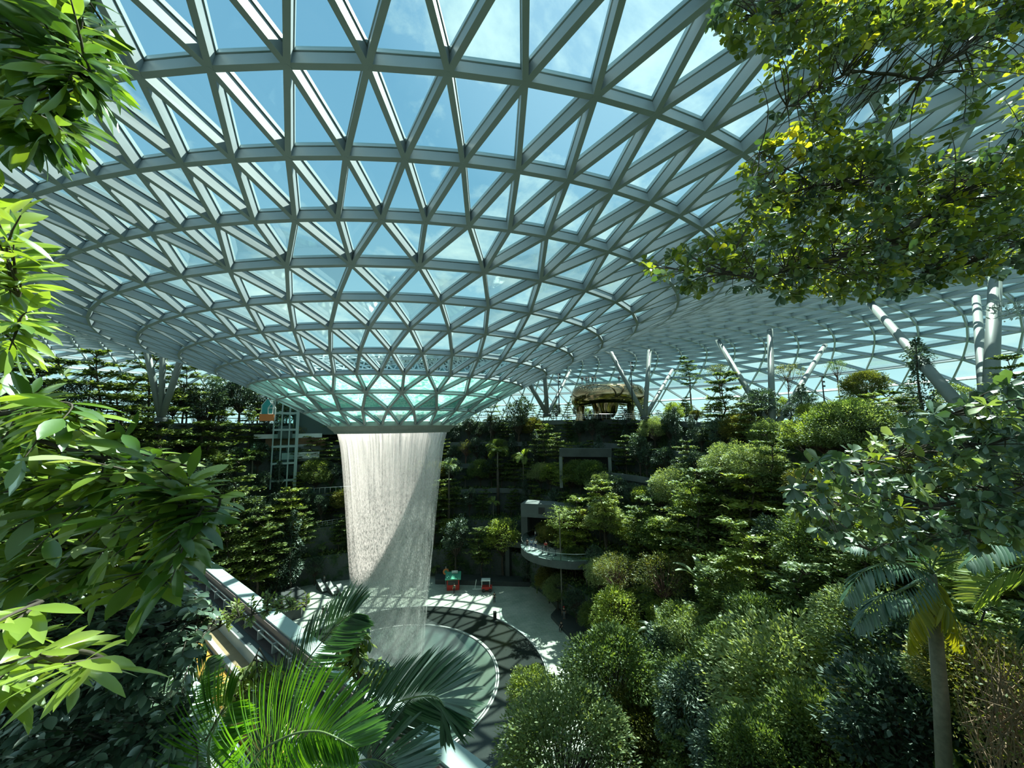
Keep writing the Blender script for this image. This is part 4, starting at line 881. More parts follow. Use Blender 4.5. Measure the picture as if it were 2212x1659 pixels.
mb = MB(); mb.tube([(-.6, 0, 2.4), (.6, 0, 2.4)], .08, 6); mb.tube([(-.6, 0, 1.2), (.6, 0, 1.2)], .08, 6); part('bars', mb.me('bars'), M['white'], r)

# ------------------------------------------------------------------ near building: the long white coping at lower left
HB = 5.5; zc_ = CZ-HB; pA, pB = at_z(1062, 1659, zc_), at_z(398, 1168, zc_); dv_ = unit(pB-pA); pA = pA-dv_*4; pB = pB+dv_*6; Lb = np.linalg.norm(pB-pA); nv_ = np.array([-dv_[1], dv_[0], 0])   # to the left of the edge
nv_ = nv_ if nv_ @ np.array([-1, 0, 0]) > 0 else -nv_
M['coping'] = simple('coping_panels', (.36, .45, .43), .4, noise=.08, nscale=2); M['ochre'] = simple('ochre_panel', (.45, .22, .03), .55, noise=.25, nscale=3); M['tan'] = simple('tan_timber', (.30, .22, .12), .6, noise=.3, nscale=3); M['slate'] = simple('slate_membrane', (.06, .085, .085), .7, noise=.4, nscale=1.5)
edge = empty('roof_edge', pA, rz=math.atan2(dv_[1], dv_[0]), label='long white coping and gutter of the lower building, running diagonally at bottom left', cat='roof edge')
sgn = 1 if (np.cross([dv_[0], dv_[1], 0], nv_)[2] > 0) else -1
def eb(nm, y0, y1, z0, z1, mt, x0=0, x1=None, parent=edge):
    mb = MB(); a, b = sorted((y0*sgn, y1*sgn)); mb.box((x0, a, z0), (x1 if x1 is not None else Lb, b, z1)); return part(nm, mb.me(nm), mt, parent)
npan = int(Lb/1.35)
for i in range(npan): eb('coping_panel', 0, .42, -.12, .0, M['coping'], i*Lb/npan+.008, (i+1)*Lb/npan-.008)
eb('edge_beam', .03, .38, -1.4, -.12, M['collar']); eb('inner_kerb', .42, .47, -.5, -.05, simple('kerb_brown', (.12, .09, .085), .6)); eb('gutter', .47, .66, -.62, -.5, simple('gutter_dark', (.05, .04, .04), .7))
for y, z in ((.52, -.24), (.60, -.30)): mb = MB(); mb.tube([(0, y*sgn, z), (Lb, y*sgn, z)], .022, 6); part('pipe', mb.me('pipe', True), M['concrete_light'], edge)
for i in range(int(Lb/1.1)): x = .5+i*1.1; mb = MB(); mb.box((x-.03, .49*sgn if sgn > 0 else -.64, -.52), (x+.03, .64*sgn if sgn > 0 else -.49, -.25)); part('pipe_clip', mb.me('pipe_clip'), M['concrete_light'], edge)
mb = MB(); mb.tube([(2, .56*sgn, -.27), (2.01, .56*sgn, -.27)], .05, 8); part('joint', mb.me('joint'), M['steel'], edge)
deck = empty('building_ledges', pA, rz=math.atan2(dv_[1], dv_[0]), label='stepped grey, tan and ochre ledges of the lower building behind the white coping', cat='ledge')
eb('slate_ledge', .66, .90, -.8, -.55, M['slate'], parent=deck); eb('slate_upstand', .90, .94, -1.2, -.53, M['concrete_light'], parent=deck); eb('tan_ledge', .94, 1.24, -1.5, -.85, M['tan'], parent=deck); eb('pale_strip', 1.24, 1.36, -1.5, -.82, M['concrete_light'], parent=deck)
for i in range(int(Lb/2.3)): eb('ochre_panel', 1.4, 1.9, -1.55, -.95, M['ochre'], i*2.3+.02, i*2.3+2.24, deck)
eb('pale_ledge', 1.94, 2.6, -1.6, -1.0, M['white'], parent=deck); eb('facade', .1, 11, -zc_, -1.6, M['concrete'], parent=deck)

# ------------------------------------------------------------------ single trees that stand out
def tree_px(sp, px, py, dep, wpx, label, hs=1.0, flat=None, minh=3.0, zb=None):
    """a tree whose crown centre is seen at (px,py) at the given depth and is wpx pixels wide"""
    pr = SP[sp][0] if isinstance(sp, str) else SP[sp[0]][sp[1]]
    fol = [k for k in KIDS[pr.name] if k.name.startswith(('foliage', 'fronds'))][0]; bb = np.array([v[:] for v in fol.bound_box]); W0 = (bb[:, 0].max()-bb[:, 0].min()); top = bb[:, 2].max(); mid = (bb[:, 2].max()+bb[:, 2].min())/2
    for dep in np.arange(dep, dep+16, .5):     # far enough back for the tree to stand on the slope
        c = at(px, py, dep); zg = ground(c[0], c[1]) if zb is None else zb; s = wpx*dep/FPX/W0; sz = s*hs; zb_ = c[2]-mid*sz
        if zb_-zg < 1.2: break
    o = dup(pr, (c[0], c[1], zb_), rnd.uniform(0, 6.28), (s, s, sz), label); o['category'] = SPC.get(sp if isinstance(sp, str) else sp[0], 'tree')
    if zb_ > zg+.3:     # stands on a longer bare stem
        mb = MB(); mb.tube([(0, 0, (zg-zb_)/sz), (0, 0, .2)], [.16, .14], 8); k = part('stem', mb.me('stem', True), M['bark'], o)
    return o
HERO = [
 (('fine', 0), 1215, 1590, 27, 320, 'pale bushy tree overlapping the dark pond ring at bottom centre'),
 (('finelime', 0), 1148, 1478, 31, 120, 'small yellow-green bushy tree at the edge of the dark pond ring'),
 (('fine', 1), 1320, 1450, 30, 250, 'rounded mid-green tree above the pale bushy tree at bottom centre'),
 (('droop', 0), 1500, 1530, 23, 190, 'drooping dark tree with pale glossy tips at bottom centre-right'),
 (('fine', 0), 1720, 1470, 22, 420, 'largest bushy crown at lower right, pale green'),
 (('fine', 1), 1800, 1610, 17, 330, 'bushy green tree cut by the bottom edge left of the palm trunk'),
 (('droop', 0), 1580, 1630, 19, 200, 'dark drooping tree at the bottom edge left of the largest bushy crown'),
 (('finelime', 1), 1330, 1315, 37, 130, 'light green tree beside the stone platform'),
 (('olive', 0), 1332, 1225, 42, 110, 'yellowish feathery tree right of the balcony'),
 (('olive', 1), 1432, 1235, 42, 130, 'brownish feathery tree with a red stem, middle of the right wall'),
 (('banana', 1), 1520, 1245, 38, 120, 'broad-leaved banana plant in the middle of the right wall'),
 (('banana', 0), 1428, 1350, 33, 110, 'banana plant standing up between bushes on the lower right slope'),
 (('tieredlime', 0), 1620, 1215, 34, 180, 'yellow-green layered tree right of the banana plant'),
 (('tiered', 1), 1730, 1330, 27, 240, 'broad layered tree in the middle of the right slope'),
 (('tiered', 0), 1560, 1320, 31, 170, 'layered tree below the banana plant'),
 (('tiered', 1), 1500, 1105, 47, 200, 'wide flat sunlit crown below the dark right wall'),
 (('tieredlime', 1), 1640, 1120, 42, 190, 'wide sunlit layered crown at centre right'),
 (('fine', 1), 1790, 1180, 30, 220, 'bushy crown behind the broad-leaved branch on the right'),
 (('tieredlime', 0), 1235, 1130, 61, 110, 'layered yellow-green tree hanging over the balcony'),
 (('tieredlime', 1), 1305, 1090, 60, 100, 'layered tree above and right of the balcony'),
 (('dark', 0), 1450, 1420, 30, 150, 'small dark tree behind the rounded mid-green tree'),
 (('fine', 1), 1590, 1420, 26, 200, 'green crown between the drooping tree and the largest crown'),
 (('tiered', 2), 1390, 1130, 55, 110, 'layered tree at the right of the gallery window'),
 (('finelime', 0), 1900, 1420, 19, 260, 'light green bush behind the palm fronds'),
 (('fine', 2), 1390, 1560, 25, 200, 'olive-tinted bush at the bottom, right of the pale bushy tree'),
 (('dark', 1), 1980, 1560, 14, 250, 'dark bush at the foot of the palm trunk'),
 (('fine', 1), 2120, 1450, 13, 260, 'green bush behind the bare brown twigs'),
 (('tiered', 0), 1940, 1290, 24, 230, 'layered tree directly behind the palm crown'),
 (('tieredlime', 1), 2150, 1290, 17, 260, 'yellow-green tree behind the second palm'),
 (('palm', 1), 1375, 1625, 21, 130, 'small bright palm at the bottom edge beside the drooping dark tree'),
 (('fine', 1), 1660, 1640, 15, 260, 'green bush touching the bottom edge below the largest crown'),
]
for sp, px, py, dep, wpx, lb in HERO: tree_px(sp, px, py, dep, wpx, lb)
TOPS = [(('umbrella', 0), 1700, 800, 56, 78, 'flat-topped reddish tree right of the vertical column'), (('umbrella', 1), 1806, 790, 60, 60, 'tall thin flat-topped tree right of the slanting column'), (('umbrella', 0), 1552, 800, 66, 70, 'bare-looking thin tree left of the column fan'),
 (('tiered', 0), 1488, 800, 68, 62, 'layered tree above the park left of the thin bare tree'), (('column', 1), 1992, 835, 34, 85, 'dark shaggy columnar tree in front of the thick slanting column'), (('fine', 2), 1868, 830, 45, 95, 'bushy olive tree left of the dark shaggy tree'), (('tiered', 1), 2190, 830, 24, 130, 'dark layered tree at the right edge beside the thickest column'),
 (('finelime', 0), 2060, 850, 42, 70, 'small olive tree behind the thick slanting column'), (('finelime', 1), 1455, 885, 60, 50, 'small yellow bush on the park edge right of the pavilion'), (('tiered', 2), 1560, 860, 58, 110, 'low spreading tree at the park edge below the thin bare tree'), (('dark', 0), 1640, 870, 52, 80, 'dark rounded tree left of the column foot'), (('column', 0), 1735, 885, 50, 50, 'narrow dark tree right of the column foot'),
 (('tiered', 0), 1250, 850, 84, 40, 'small layered tree left of the pavilion'), (('tiered', 1), 1060, 880, 78, 60, 'tree under the right edge of the funnel'), (('dark', 1), 1120, 890, 76, 70, 'dark tree right of the waterfall top'), (('tiered', 2), 1930, 900, 40, 110, 'wide layered tree in the upper park right of the kiosk rail'),
 (('tiered', 1), 330, 815, 52, 150, 'large layered tree on the upper left terrace'), (('tiered', 0), 210, 830, 48, 150, 'layered tree left of the large one on the upper left terrace'), (('banana', 1), 140, 800, 44, 80, 'banana plant rising above the upper left trees'), (('tiered', 2), 100, 850, 44, 150, 'layered tree at the far left above the lanceolate leaves'),
 (('tiered', 1), 400, 830, 58, 120, 'layered tree in front of the upper left column fan'), (('palm', 0), 350, 870, 55, 50, 'small palm among the upper left columns'), (('palm', 1), 468, 820, 66, 60, 'dark palm by the left edge of the funnel'), (('dark', 0), 520, 850, 70, 80, 'dark tree just left of the lift tower'), (('dark', 1), 445, 860, 64, 90, 'dark rounded tree below the funnel edge'),
 (('tiered', 0), 30, 800, 40, 140, 'layered tree at the left edge of the terrace'), (('tiered', 2), 270, 880, 50, 130, 'layered tree halfway down the upper left slope'), (('palm', 1), 1075, 975, 70, 60, 'bright green palm on the dark wall right of the waterfall'), (('palm', 0), 1130, 985, 69, 55, 'second bright palm farther right on the dark wall'), (('palm', 1), 970, 1005, 66, 50, 'palm touching the right edge of the waterfall'), (('palm', 0), 545, 985, 66, 60, 'yellow-green palm below the lift tower'), (('palm', 1), 470, 1010, 60, 60, 'palm on the left slope above the leaves')]
for sp, px, py, dep, wpx, lb in TOPS: tree_px(sp, px, py, dep, wpx, lb)
LEFTS = [(('tieredlime', 0), 615, 1110, 60, 110, 'flat sunlit layered tree left of the waterfall, halfway down'), (('tiered', 1), 500, 1060, 55, 150, 'layered tree behind the leaf tips at centre left'), (('tiered', 0), 450, 960, 57, 150, 'layered tree above the leaf tips at centre left'), (('tiered', 2), 560, 1180, 52, 120, 'shaded layered tree above the white coping'), (('column', 1), 632, 1180, 60, 60, 'vine-clad tree at the left rim of the floor'), (('column', 0), 600, 1200, 57, 60, 'second vine-clad tree at the left rim of the floor'),
 (('tiered', 1), 340, 960, 50, 170, 'layered tree above the pale waxy leaves'), (('dark', 0), 400, 1040, 50, 120, 'dark tree behind the pale waxy leaves'), (('tiered', 0), 490, 1180, 46, 130, 'layered tree just beyond the far end of the coping'), (('finelime', 1), 1085, 1150, 62, 90, 'light tree on the far wall above the cart'), (('tiered', 2), 1040, 1175, 60, 70, 'slim layered tree behind the cart'), (('dark', 1), 985, 1150, 62, 70, 'dark tree at the right of the waterfall foot')]
for sp, px, py, dep, wpx, lb in LEFTS: tree_px(sp, px, py, dep, wpx, lb)
# a slender tall stem before the stone platform
b = at_z(1214, 1332, .4); r = empty('slender_tree', b, label='very slender tall tree rising from the stone platform to the balcony', cat='tree'); h_ = at(1214, 1110, np.dot(b-CAM, Fv))[2]-b[2]
mb = MB(); mb.tube(bend((0, 0, 0), (0, 0, h_), .01, 7), .10, 8); part('trunk', mb.me('trunk', True), M['bark_pale'], r)
res = tiered(91, H=3.6, W=2.9, tiers=4, nleaf=1600, ls=.3); o = part('foliage', res[1], M['leaf_lime'], r); o.location = (0, 0, h_-3.0)

# ------------------------------------------------------------------ foreground foliage
def inpoly(x, y, P):
    c = False; j = len(P)-1
    for i in range(len(P)):
        if (P[i][1] > y) != (P[j][1] > y) and x < (P[j][0]-P[i][0])*(y-P[i][1])/(P[j][1]-P[i][1])+P[i][0]: c = not c
        j = i
    return c
def spray_of_leaves(name, label, cat_, branches, poly, depth, ntwig, per, ll, asp, kind, mats, seed, droop=.25, whorl=False, spread=.9, holes=(), rad=.006, barkm=None, toward=.0, group=None, out_bias=0.0):
    g = rs(seed); origin = at(*branches[0][0][:3]); r = empty(name, origin, label=label, cat=cat_, group=group); mb = MB(); bpts = []
    for br in branches:
        w3 = [at(*p[:3]) for p in br]; fine = []
        for i in range(len(w3)-1):
            for t in np.linspace(0, 1, 6, endpoint=False): fine.append(w3[i]*(1-t)+w3[i+1]*t+g.normal(0, .008, 3))
        fine.append(w3[-1]); n = len(fine); r0, r1 = br[0][3], br[-1][3]
        mb.tube([p-origin for p in fine], np.linspace(r0, r1, n), 8); bpts += fine
    bpts = np.array(bpts); xs = [p[0] for p in poly]; ys = [p[1] for p in poly]; buckets = [[[], [], [], [], []] for _ in mats]; cnt = 0; tries = 0
    while cnt < ntwig and tries < ntwig*60:
        tries += 1; x, y = g.uniform(min(xs), max(xs)), g.uniform(min(ys), max(ys))
        if not inpoly(x, y, poly) or any(inpoly(x, y, h) and g.uniform() < .85 for h in holes): continue
        dp = g.uniform(*depth); tip = at(x, y, dp); d_ = np.linalg.norm(bpts-tip, axis=1); root = bpts[np.argmin(d_+g.uniform(0, .1, len(d_)))]; cnt += 1
        L_ = np.linalg.norm(tip-root); path = np.array(bend(root, tip, .09, 6, rnd)); mb.tube([p-origin for p in path], np.linspace(rad*(1+L_), rad*.35, 6), 4, cap=False)
        tw = unit(path[-1]-path[-3]); tl = min(L_, ll*per*(.32 if not whorl else .2)); m_ = per
        bi = g.choice(len(mats), p=[m2[1] for m2 in mats]); bk = buckets[bi]
        for j in range(m_):
            t = 1-(j/m_)*min(1, tl/max(L_, .01)) if not whorl else 1-.12*(j//5)*min(1, .6/max(L_, .01)); x_ = min(4.999, max(0, t)*5); k = int(x_); q = path[k]+(path[k+1]-path[k])*(x_-k)
            a = unit(np.cross(tw, [0, 0, 1.0])); 
            if whorl: w_ = 2*PI*j/5+g.uniform(-.4, .4); b2 = np.cross(tw, a); dd = tw*.35+(a*math.cos(w_)+b2*math.sin(w_))*spread
            else: dd = tw*(.75 if j else 1.6)+a*(1 if j % 2 else -1)*spread*(1 if j else 0)+g.normal(0, .28, 3)
            dd = dd+np.array([0, 0, -droop])-Fv*toward; nn = np.array([0, 0, 1.0])+g.normal(0, .38, 3); s = ll*g.uniform(.7, 1.2)
            bk[0].append(q-origin); bk[1].append(dd); bk[2].append(nn); bk[3].append(s); bk[4].append(s*asp*g.uniform(.85, 1.15))
    part('branch', mb.me('branch', True), barkm or M['bark'], r)
    for (mname, pr), bk in zip(mats, buckets):
        if bk[0]: part('foliage', mesh('foliage', *leaves(*[np.array(q) for q in bk[:3]], np.array(bk[3]), np.array(bk[4]), kind), True), M[mname], r)
    return r
M['hero_leaf'] = leafmat('waxy_leaf', [(0, (.12, .20, .025)), (.5, (.25, .36, .05)), (1, (.44, .54, .10))], trans=.5, gloss=.22, rough=.28)
M['hero_dark'] = leafmat('waxy_dark_leaf', [(0, (.03, .08, .012)), (.5, (.07, .15, .018)), (1, (.13, .25, .03))], trans=.4, gloss=.25, rough=.3)
M['ficus'] = leafmat('ficus_leaf', [(0, (.028, .055, .036)), (.6, (.07, .12, .072)), (1, (.20, .26, .17))], trans=.18, gloss=.35, rough=.32)
M['round_leaf'] = leafmat('round_leaf', [(0, (.06, .10, .015)), (.5, (.16, .21, .025)), (1, (.36, .37, .04))], trans=.5, gloss=.14)
M['round_dark'] = leafmat('round_dark_leaf', [(0, (.02, .05, .018)), (.6, (.055, .11, .04)), (1, (.14, .22, .08))], trans=.35, gloss=.3)
spray_of_leaves('overhanging_shrub', 'overhanging shrub of long pointed leaves in the top left corner', 'shrub',
    [[(-120, 60, 2.0, .02), (60, 90, 1.9, .014), (190, 170, 1.7, .006)], [(-120, 160, 2.0, .018), (40, 230, 1.9, .01), (140, 290, 1.8, .005)], [(-100, -60, 2.1, .02), (120, -10, 2.0, .01), (230, 60, 1.9, .005)]],
    [(-60, -60), (190, -60), (215, 60), (230, 150), (200, 215), (140, 290), (90, 330), (-60, 300)], (1.45, 2.5), 150, 9, .19, .25, 1, [('hero_leaf', .35), ('hero_dark', .65)], 101, droop=.45, toward=.1)
spray_of_leaves('leaf_shrub', 'upright shoots of bright pointed leaves along the left edge', 'shrub', [[(-140, 560, 2.0, .016), (-30, 600, 1.9, .01), (40, 640, 1.8, .005)], [(-120, 800, 2.0, .014), (0, 720, 1.9, .008), (40, 700, 1.8, .005)]],
    [(-60, 380), (20, 400), (55, 460), (60, 540), (50, 620), (80, 690), (40, 760), (-60, 800)], (1.5, 2.1), 40, 8, .17, .25, 1, [('hero_leaf', .7), ('hero_dark', .3)], 102, droop=.1)
spray_of_leaves('waxy_shrub', 'large sunlit waxy-leaved shrub filling the left middle of the view', 'shrub',
    [[(-160, 1080, 2.4, .022), (120, 1040, 2.3, .014), (320, 1030, 2.2, .009), (470, 1100, 2.1, .005)], [(-160, 1000, 2.5, .018), (80, 950, 2.4, .01), (260, 1000, 2.3, .006), (420, 1010, 2.2, .004)], [(-160, 930, 2.2, .02), (40, 890, 2.1, .012), (130, 870, 2.0, .006)], [(-160, 1200, 2.4, .02), (100, 1180, 2.3, .012), (380, 1230, 2.3, .005)]],
    [(-60, 850), (90, 850), (160, 900), (260, 945), (350, 985), (430, 1040), (470, 1110), (420, 1170), (410, 1230), (330, 1290), (-60, 1330)], (1.8, 3.0), 260, 8, .19, .33, 1, [('hero_leaf', .50), ('hero_dark', .35), ('leaf_pale', .15)], 103, droop=-.12, spread=1.1)
spray_of_leaves('near_shoot', 'closest bright green shoots with very long leaves at lower left', 'shrub', [[(-160, 1440, 1.3, .014), (100, 1420, 1.25, .009), (240, 1420, 1.2, .005)], [(-160, 1330, 1.3, .012), (60, 1320, 1.3, .008), (90, 1300, 1.3, .005)]],
    [(-60, 1340), (60, 1330), (180, 1370), (280, 1400), (270, 1450), (100, 1480), (-60, 1520)], (1.05, 1.45), 20, 8, .16, .22, 1, [('hero_leaf', 1.0)], 104, droop=.0)
spray_of_leaves('ficus_bush', 'dark small-leaved bush in the bottom left corner', 'bush',
    [[(-160, 1600, 3.2, .02), (120, 1500, 3.1, .012), (330, 1400, 3.0, .006), (470, 1330, 3.2, .003)], [(-160, 1700, 3.0, .02), (150, 1620, 2.9, .012), (400, 1560, 2.9, .004)], [(-100, 1350, 3.4, .02), (120, 1330, 3.4, .012), (300, 1270, 3.4, .006)]],
    [(-60, 1220), (300, 1240), (390, 1240), (425, 1300), (405, 1380), (415, 1480), (430, 1710), (-60, 1710)], (2.5, 3.9), 1300, 14, .09, .52, 1, [('ficus', .75), ('leaf_dark', .25)], 105, droop=.1)
spray_of_leaves('small_leaved_sprig', 'fine light-green sprig reaching over the ledges and the coping', 'shrub', [[(380, 1400, 3.4, .01), (520, 1330, 3.2, .006), (690, 1300, 3.1, .002)]],
    [(430, 1330), (500, 1300), (560, 1278), (700, 1288), (590, 1330), (500, 1365)], (3.0, 3.3), 55, 12, .045, .5, 0, [('leaf_pale', .6), ('leaf_lime', .4)], 106)
spray_of_leaves('leafy_bush', 'light green low bush between the palm fronds and the ledges', 'bush', [[(430, 1620, 4.0, .012), (520, 1480, 3.9, .008), (560, 1400, 3.8, .004)]],
    [(460, 1470), (520, 1440), (600, 1440), (640, 1470), (560, 1540), (480, 1540)], (3.7, 4.2), 55, 12, .075, .4, 1, [('leaf_lime', .7), ('leaf_pale', .3)], 107)
spray_of_leaves('young_tree', 'small tree with yellow-tipped drooping leaves before the waterfall foot', 'tree', [[(800, 1640, 5.0, .03), (775, 1500, 5.0, .02), (770, 1340, 5.0, .008)], [(775, 1480, 5.0, .015), (850, 1440, 5.0, .006)]],
    [(725, 1340), (775, 1312), (800, 1350), (800, 1420), (850, 1440), (860, 1490), (760, 1480), (725, 1420)], (4.7, 5.4), 95, 9, .12, .42, 1, [('leaf_mid', .45), ('leaf_lime', .35), ('ficus', .2)], 108, droop=.6)
spray_of_leaves('canopy_branch', 'big overhanging tree branch with small round leaves at upper right', 'tree',
    [[(2420, 250, 4.6, .06), (2212, 340, 4.3, .045), (2060, 430, 4.1, .034), (1930, 520, 4.0, .026), (1800, 560, 3.9, .018), (1640, 600, 3.8, .010), (1480, 585, 3.7, .004)],
     [(2420, -80, 4.4, .04), (2180, 10, 4.2, .028), (2080, 110, 4.1, .022), (1990, 170, 4.0, .014), (1840, 150, 3.9, .008), (1700, 230, 3.8, .004)],
     [(2060, 430, 4.1, .02), (1900, 400, 4.0, .014), (1760, 400, 3.9, .008), (1640, 330, 3.8, .004)], [(1930, 480, 4.0, .018), (1985, 560, 4.0, .010), (2000, 620, 4.0, .004)], [(2240, -60, 4.2, .02), (1900, -20, 4.0, .01), (1640, 40, 3.8, .004)], [(2300, 500, 4.3, .03), (2150, 540, 4.2, .015), (2050, 590, 4.2, .005)]],
    [(1560, -40), (2260, -40), (2260, 560), (2180, 595), (2080, 600), (1950, 635), (1800, 650), (1640, 640), (1480, 630), (1410, 600), (1392, 562), (1500, 515), (1590, 480), (1600, 400), (1610, 320), (1690, 290), (1640, 240), (1600, 120), (1530, 60)],
    (3.3, 4.9), 1200, 11, .09, .55, 2, [('round_leaf', .66), ('round_dark', .28), ('leaf_yellow', .06)], 109, droop=.15, whorl=True, holes=[[(1800, 110), (2230, 60), (2230, 300), (2060, 360), (1830, 300), (1780, 200)], [(1580, 100), (1720, 110), (1720, 290), (1620, 300)], [(1600, 320), (1700, 300), (1760, 360), (1640, 400)]], rad=.0045, barkm=M['bark'])
spray_of_leaves('broadleaf_branch', 'shaded branch of broad grey-green leaves above the palm on the right', 'tree',
    [[(2380, 1010, 5.2, .04), (2180, 1060, 5.1, .028), (1990, 1100, 5.0, .018), (1800, 1090, 4.9, .008), (1710, 1060, 4.9, .004)], [(2380, 900, 5.3, .03), (2130, 960, 5.2, .018), (1900, 990, 5.1, .008), (1760, 1010, 5.0, .004)], [(2380, 1100, 5.0, .03), (2100, 1150, 5.0, .015), (1880, 1190, 4.9, .006)], [(2380, 820, 5.3, .03), (2200, 860, 5.2, .018), (2040, 900, 5.2, .006)]],
    [(1700, 1020), (1780, 980), (1880, 960), (2000, 900), (2100, 860), (2260, 780), (2260, 1170), (2060, 1180), (1900, 1200), (1790, 1170), (1710, 1110)], (4.4, 6.2), 380, 10, .16, .5, 2, [('round_dark', .70), ('leaf_pale', .15), ('round_leaf', .15)], 110, droop=.15, whorl=True)
# bare twigs at the lower right corner
M['twig'] = simple('tan_twig', (.30, .20, .12), .8, noise=.3, nscale=5)
b = at(2150, 1700, 7); r = empty('bare_bush', b, label='bare tangle of brown twigs in the lower right corner', cat='bush'); mb = MB(); g = rs(77)
for i in range(150):
    e = at(g.uniform(2060, 2260), g.uniform(1340, 1640), g.uniform(6, 8)); s0 = at(g.uniform(2120, 2300), g.uniform(1500, 1760), g.uniform(6.5, 7.5)); mb.tube([p-b for p in bend(s0, e, .12, 6)], np.linspace(.014, .003, 6), 4, cap=False)
part('twigs', mb.me('twigs', True), M['twig'], r)
P_ = np.array([at(g.uniform(2060, 2250), g.uniform(1350, 1650), g.uniform(6, 8))-b for i in range(900)]); part('foliage', mesh('foliage', *leaves(P_, g.normal(0, 1, (900, 3)), g.normal(0, 1, (900, 3)), .07, .035)), M['leaf_olive'], r)
# pale grass plume at the right edge
b = at(2260, 660, 4); r = empty('grass_plume', b, label='pale feathery plume at the right edge beneath the canopy branch', cat='plant'); mb = MB()
for e in ((2140, 690), (2170, 672), (2190, 655), (2200, 690)): mb.tube([p-b for p in bend(b, at(e[0], e[1], 3.9), .05, 6)], np.linspace(.006, .002, 6), 4)
part('stem', mb.me('stem', True), M['bark_pale'], r); g = rs(5); P_ = np.array([at(g.uniform(2140, 2215), 668+g.normal(0, 10), 3.9)-b for i in range(120)]); part('plume', mesh('plume', *leaves(P_, g.normal(0, 1, (120, 3))+[-2, 0, 0], g.normal(0, 1, (120, 3)), .06, .018)), M['white'], r)

# ------------------------------------------------------------------ palms
M['palm_leaf'] = leafmat('palm_leaflet', [(0, (.015, .05, .022)), (.6, (.035, .10, .045)), (1, (.08, .17, .075))], trans=.3, gloss=.3, rough=.38)
M['palm_lime'] = leafmat('palm_lime_leaflet', [(0, (.06, .17, .012)), (.5, (.11, .27, .015)), (1, (.22, .38, .02))], trans=.5, gloss=.16)
M['palm_yellow'] = leafmat('palm_yellow_leaflet', [(0, (.22, .25, .01)), (1, (.50, .42, .02))], trans=.5, gloss=.1)
M['palm_stem'] = simple('palm_stem', (.16, .22, .08), .5, noise=.3, nscale=6)
def frond_px(ctrl, lens, n, wd, up=None, fold=.35, back=.6, seed=1, bias=(1, 1)):
    """ctrl: (px,py,depth) points along the midrib; returns midrib and leaflet data"""
    g = rs(seed); C_ = [at(*p) for p in ctrl]; pts = []
    for i in range(len(C_)-1):
        p0 = C_[max(0, i-1)]; p1, p2 = C_[i], C_[i+1]; p3 = C_[min(len(C_)-1, i+2)]
        for t in np.linspace(0, 1, 8, endpoint=False): pts.append(.5*((2*p1)+(-p0+p2)*t+(2*p0-5*p1+4*p2-p3)*t*t+(-p0+3*p1-3*p2+p3)*t**3))
    pts.append(C_[-1]); pts = np.array(pts); N_ = len(pts)-1; A = [[], [], [], [], []]; upv0 = np.array(up) if up is not None else -Fv*.9+np.array([0, 0, .55])
    for i in range(n):
        t = .08+.92*i/(n-1); x = t*N_; k = min(N_-1, int(x)); q = pts[k]+(pts[k+1]-pts[k])*(x-k); tg = unit(pts[k+1]-pts[k]); sd_ = unit(np.cross(tg, upv0)); uv = np.cross(sd_, tg)
        for sg, b_ in ((-1, bias[0]), (1, bias[1])):
            dd = sd_*sg+tg*(back+.9*t*t)+uv*fold+g.normal(0, .05, 3); l_ = lens*b_*(math.sin(PI*min(1, .16+.80*t))**.55)*g.uniform(.92, 1.06)
            A[0].append(q); A[1].append(dd); A[2].append(uv+sd_*sg*.4+g.normal(0, .08, 3)); A[3].append(l_); A[4].append(wd*g.uniform(.85, 1.1))
    return pts, A
def palm_px(name, label, base, fronds, mats=None, trunk=None, rr=.012):
    b = at(*base); r = empty(name, b, label=label, cat='palm')
    if trunk: mb = MB(); mb.tube([at(*p[:3])-b for p in trunk], [p[3] for p in trunk], 14); part('trunk', mb.me('trunk', True), M['bark_pale'], r)
    for f in fronds:
        pts, A = frond_px(f['c'], f['l'], f.get('n', 40), f.get('w', .03), f.get('up'), f.get('fold', .35), f.get('back', .6), f.get('s', 1), f.get('b', (1, 1)))
        Vl, Fl = leaves(np.array(A[0])-b, np.array(A[1]), np.array(A[2]), np.array(A[3]), np.array(A[4]), 1); fr_ = part('frond', mesh('frond', Vl, Fl, True), M[f.get('m', 'palm_leaf')], r)
        mb = MB(); mb.tube([p-b for p in pts], np.linspace(rr, .003, len(pts)), 6); part('midrib', mb.me('midrib', True), M[f.get('r', 'palm_stem')], fr_)
    return r
palm_px('feather_palm', 'dark green feather palm whose long fronds spread over the coping at bottom left', (600, 1760, 4.0), [
    dict(c=[(600, 1740, 4.0), (605, 1540, 3.9), (655, 1440, 3.7), (728, 1350, 3.5), (765, 1325, 3.4)], l=.50, n=90, w=.030, fold=-.1, back=.95, s=2),
    dict(c=[(600, 1740, 4.0), (733, 1580, 3.5), (850, 1520, 3.2), (940, 1505, 3.1), (970, 1560, 3.05)], l=.50, n=100, w=.032, fold=-.3, back=1.05, s=3),
    dict(c=[(600, 1740, 4.0), (575, 1620, 4.0), (585, 1540, 4.0), (610, 1480, 4.1)], l=.40, n=60, w=.03, fold=-.1, back=1.0, s=4),
    dict(c=[(600, 1760, 4.0), (700, 1680, 3.3), (800, 1640, 3.0), (880, 1680, 2.9)], l=.55, n=70, w=.034, fold=-.3, s=5),
    dict(c=[(560, 1760, 4.0), (490, 1690, 4.2), (440, 1620, 4.3), (420, 1560, 4.4)], l=.36, n=55, w=.032, fold=-.2, back=1.0, s=6)])
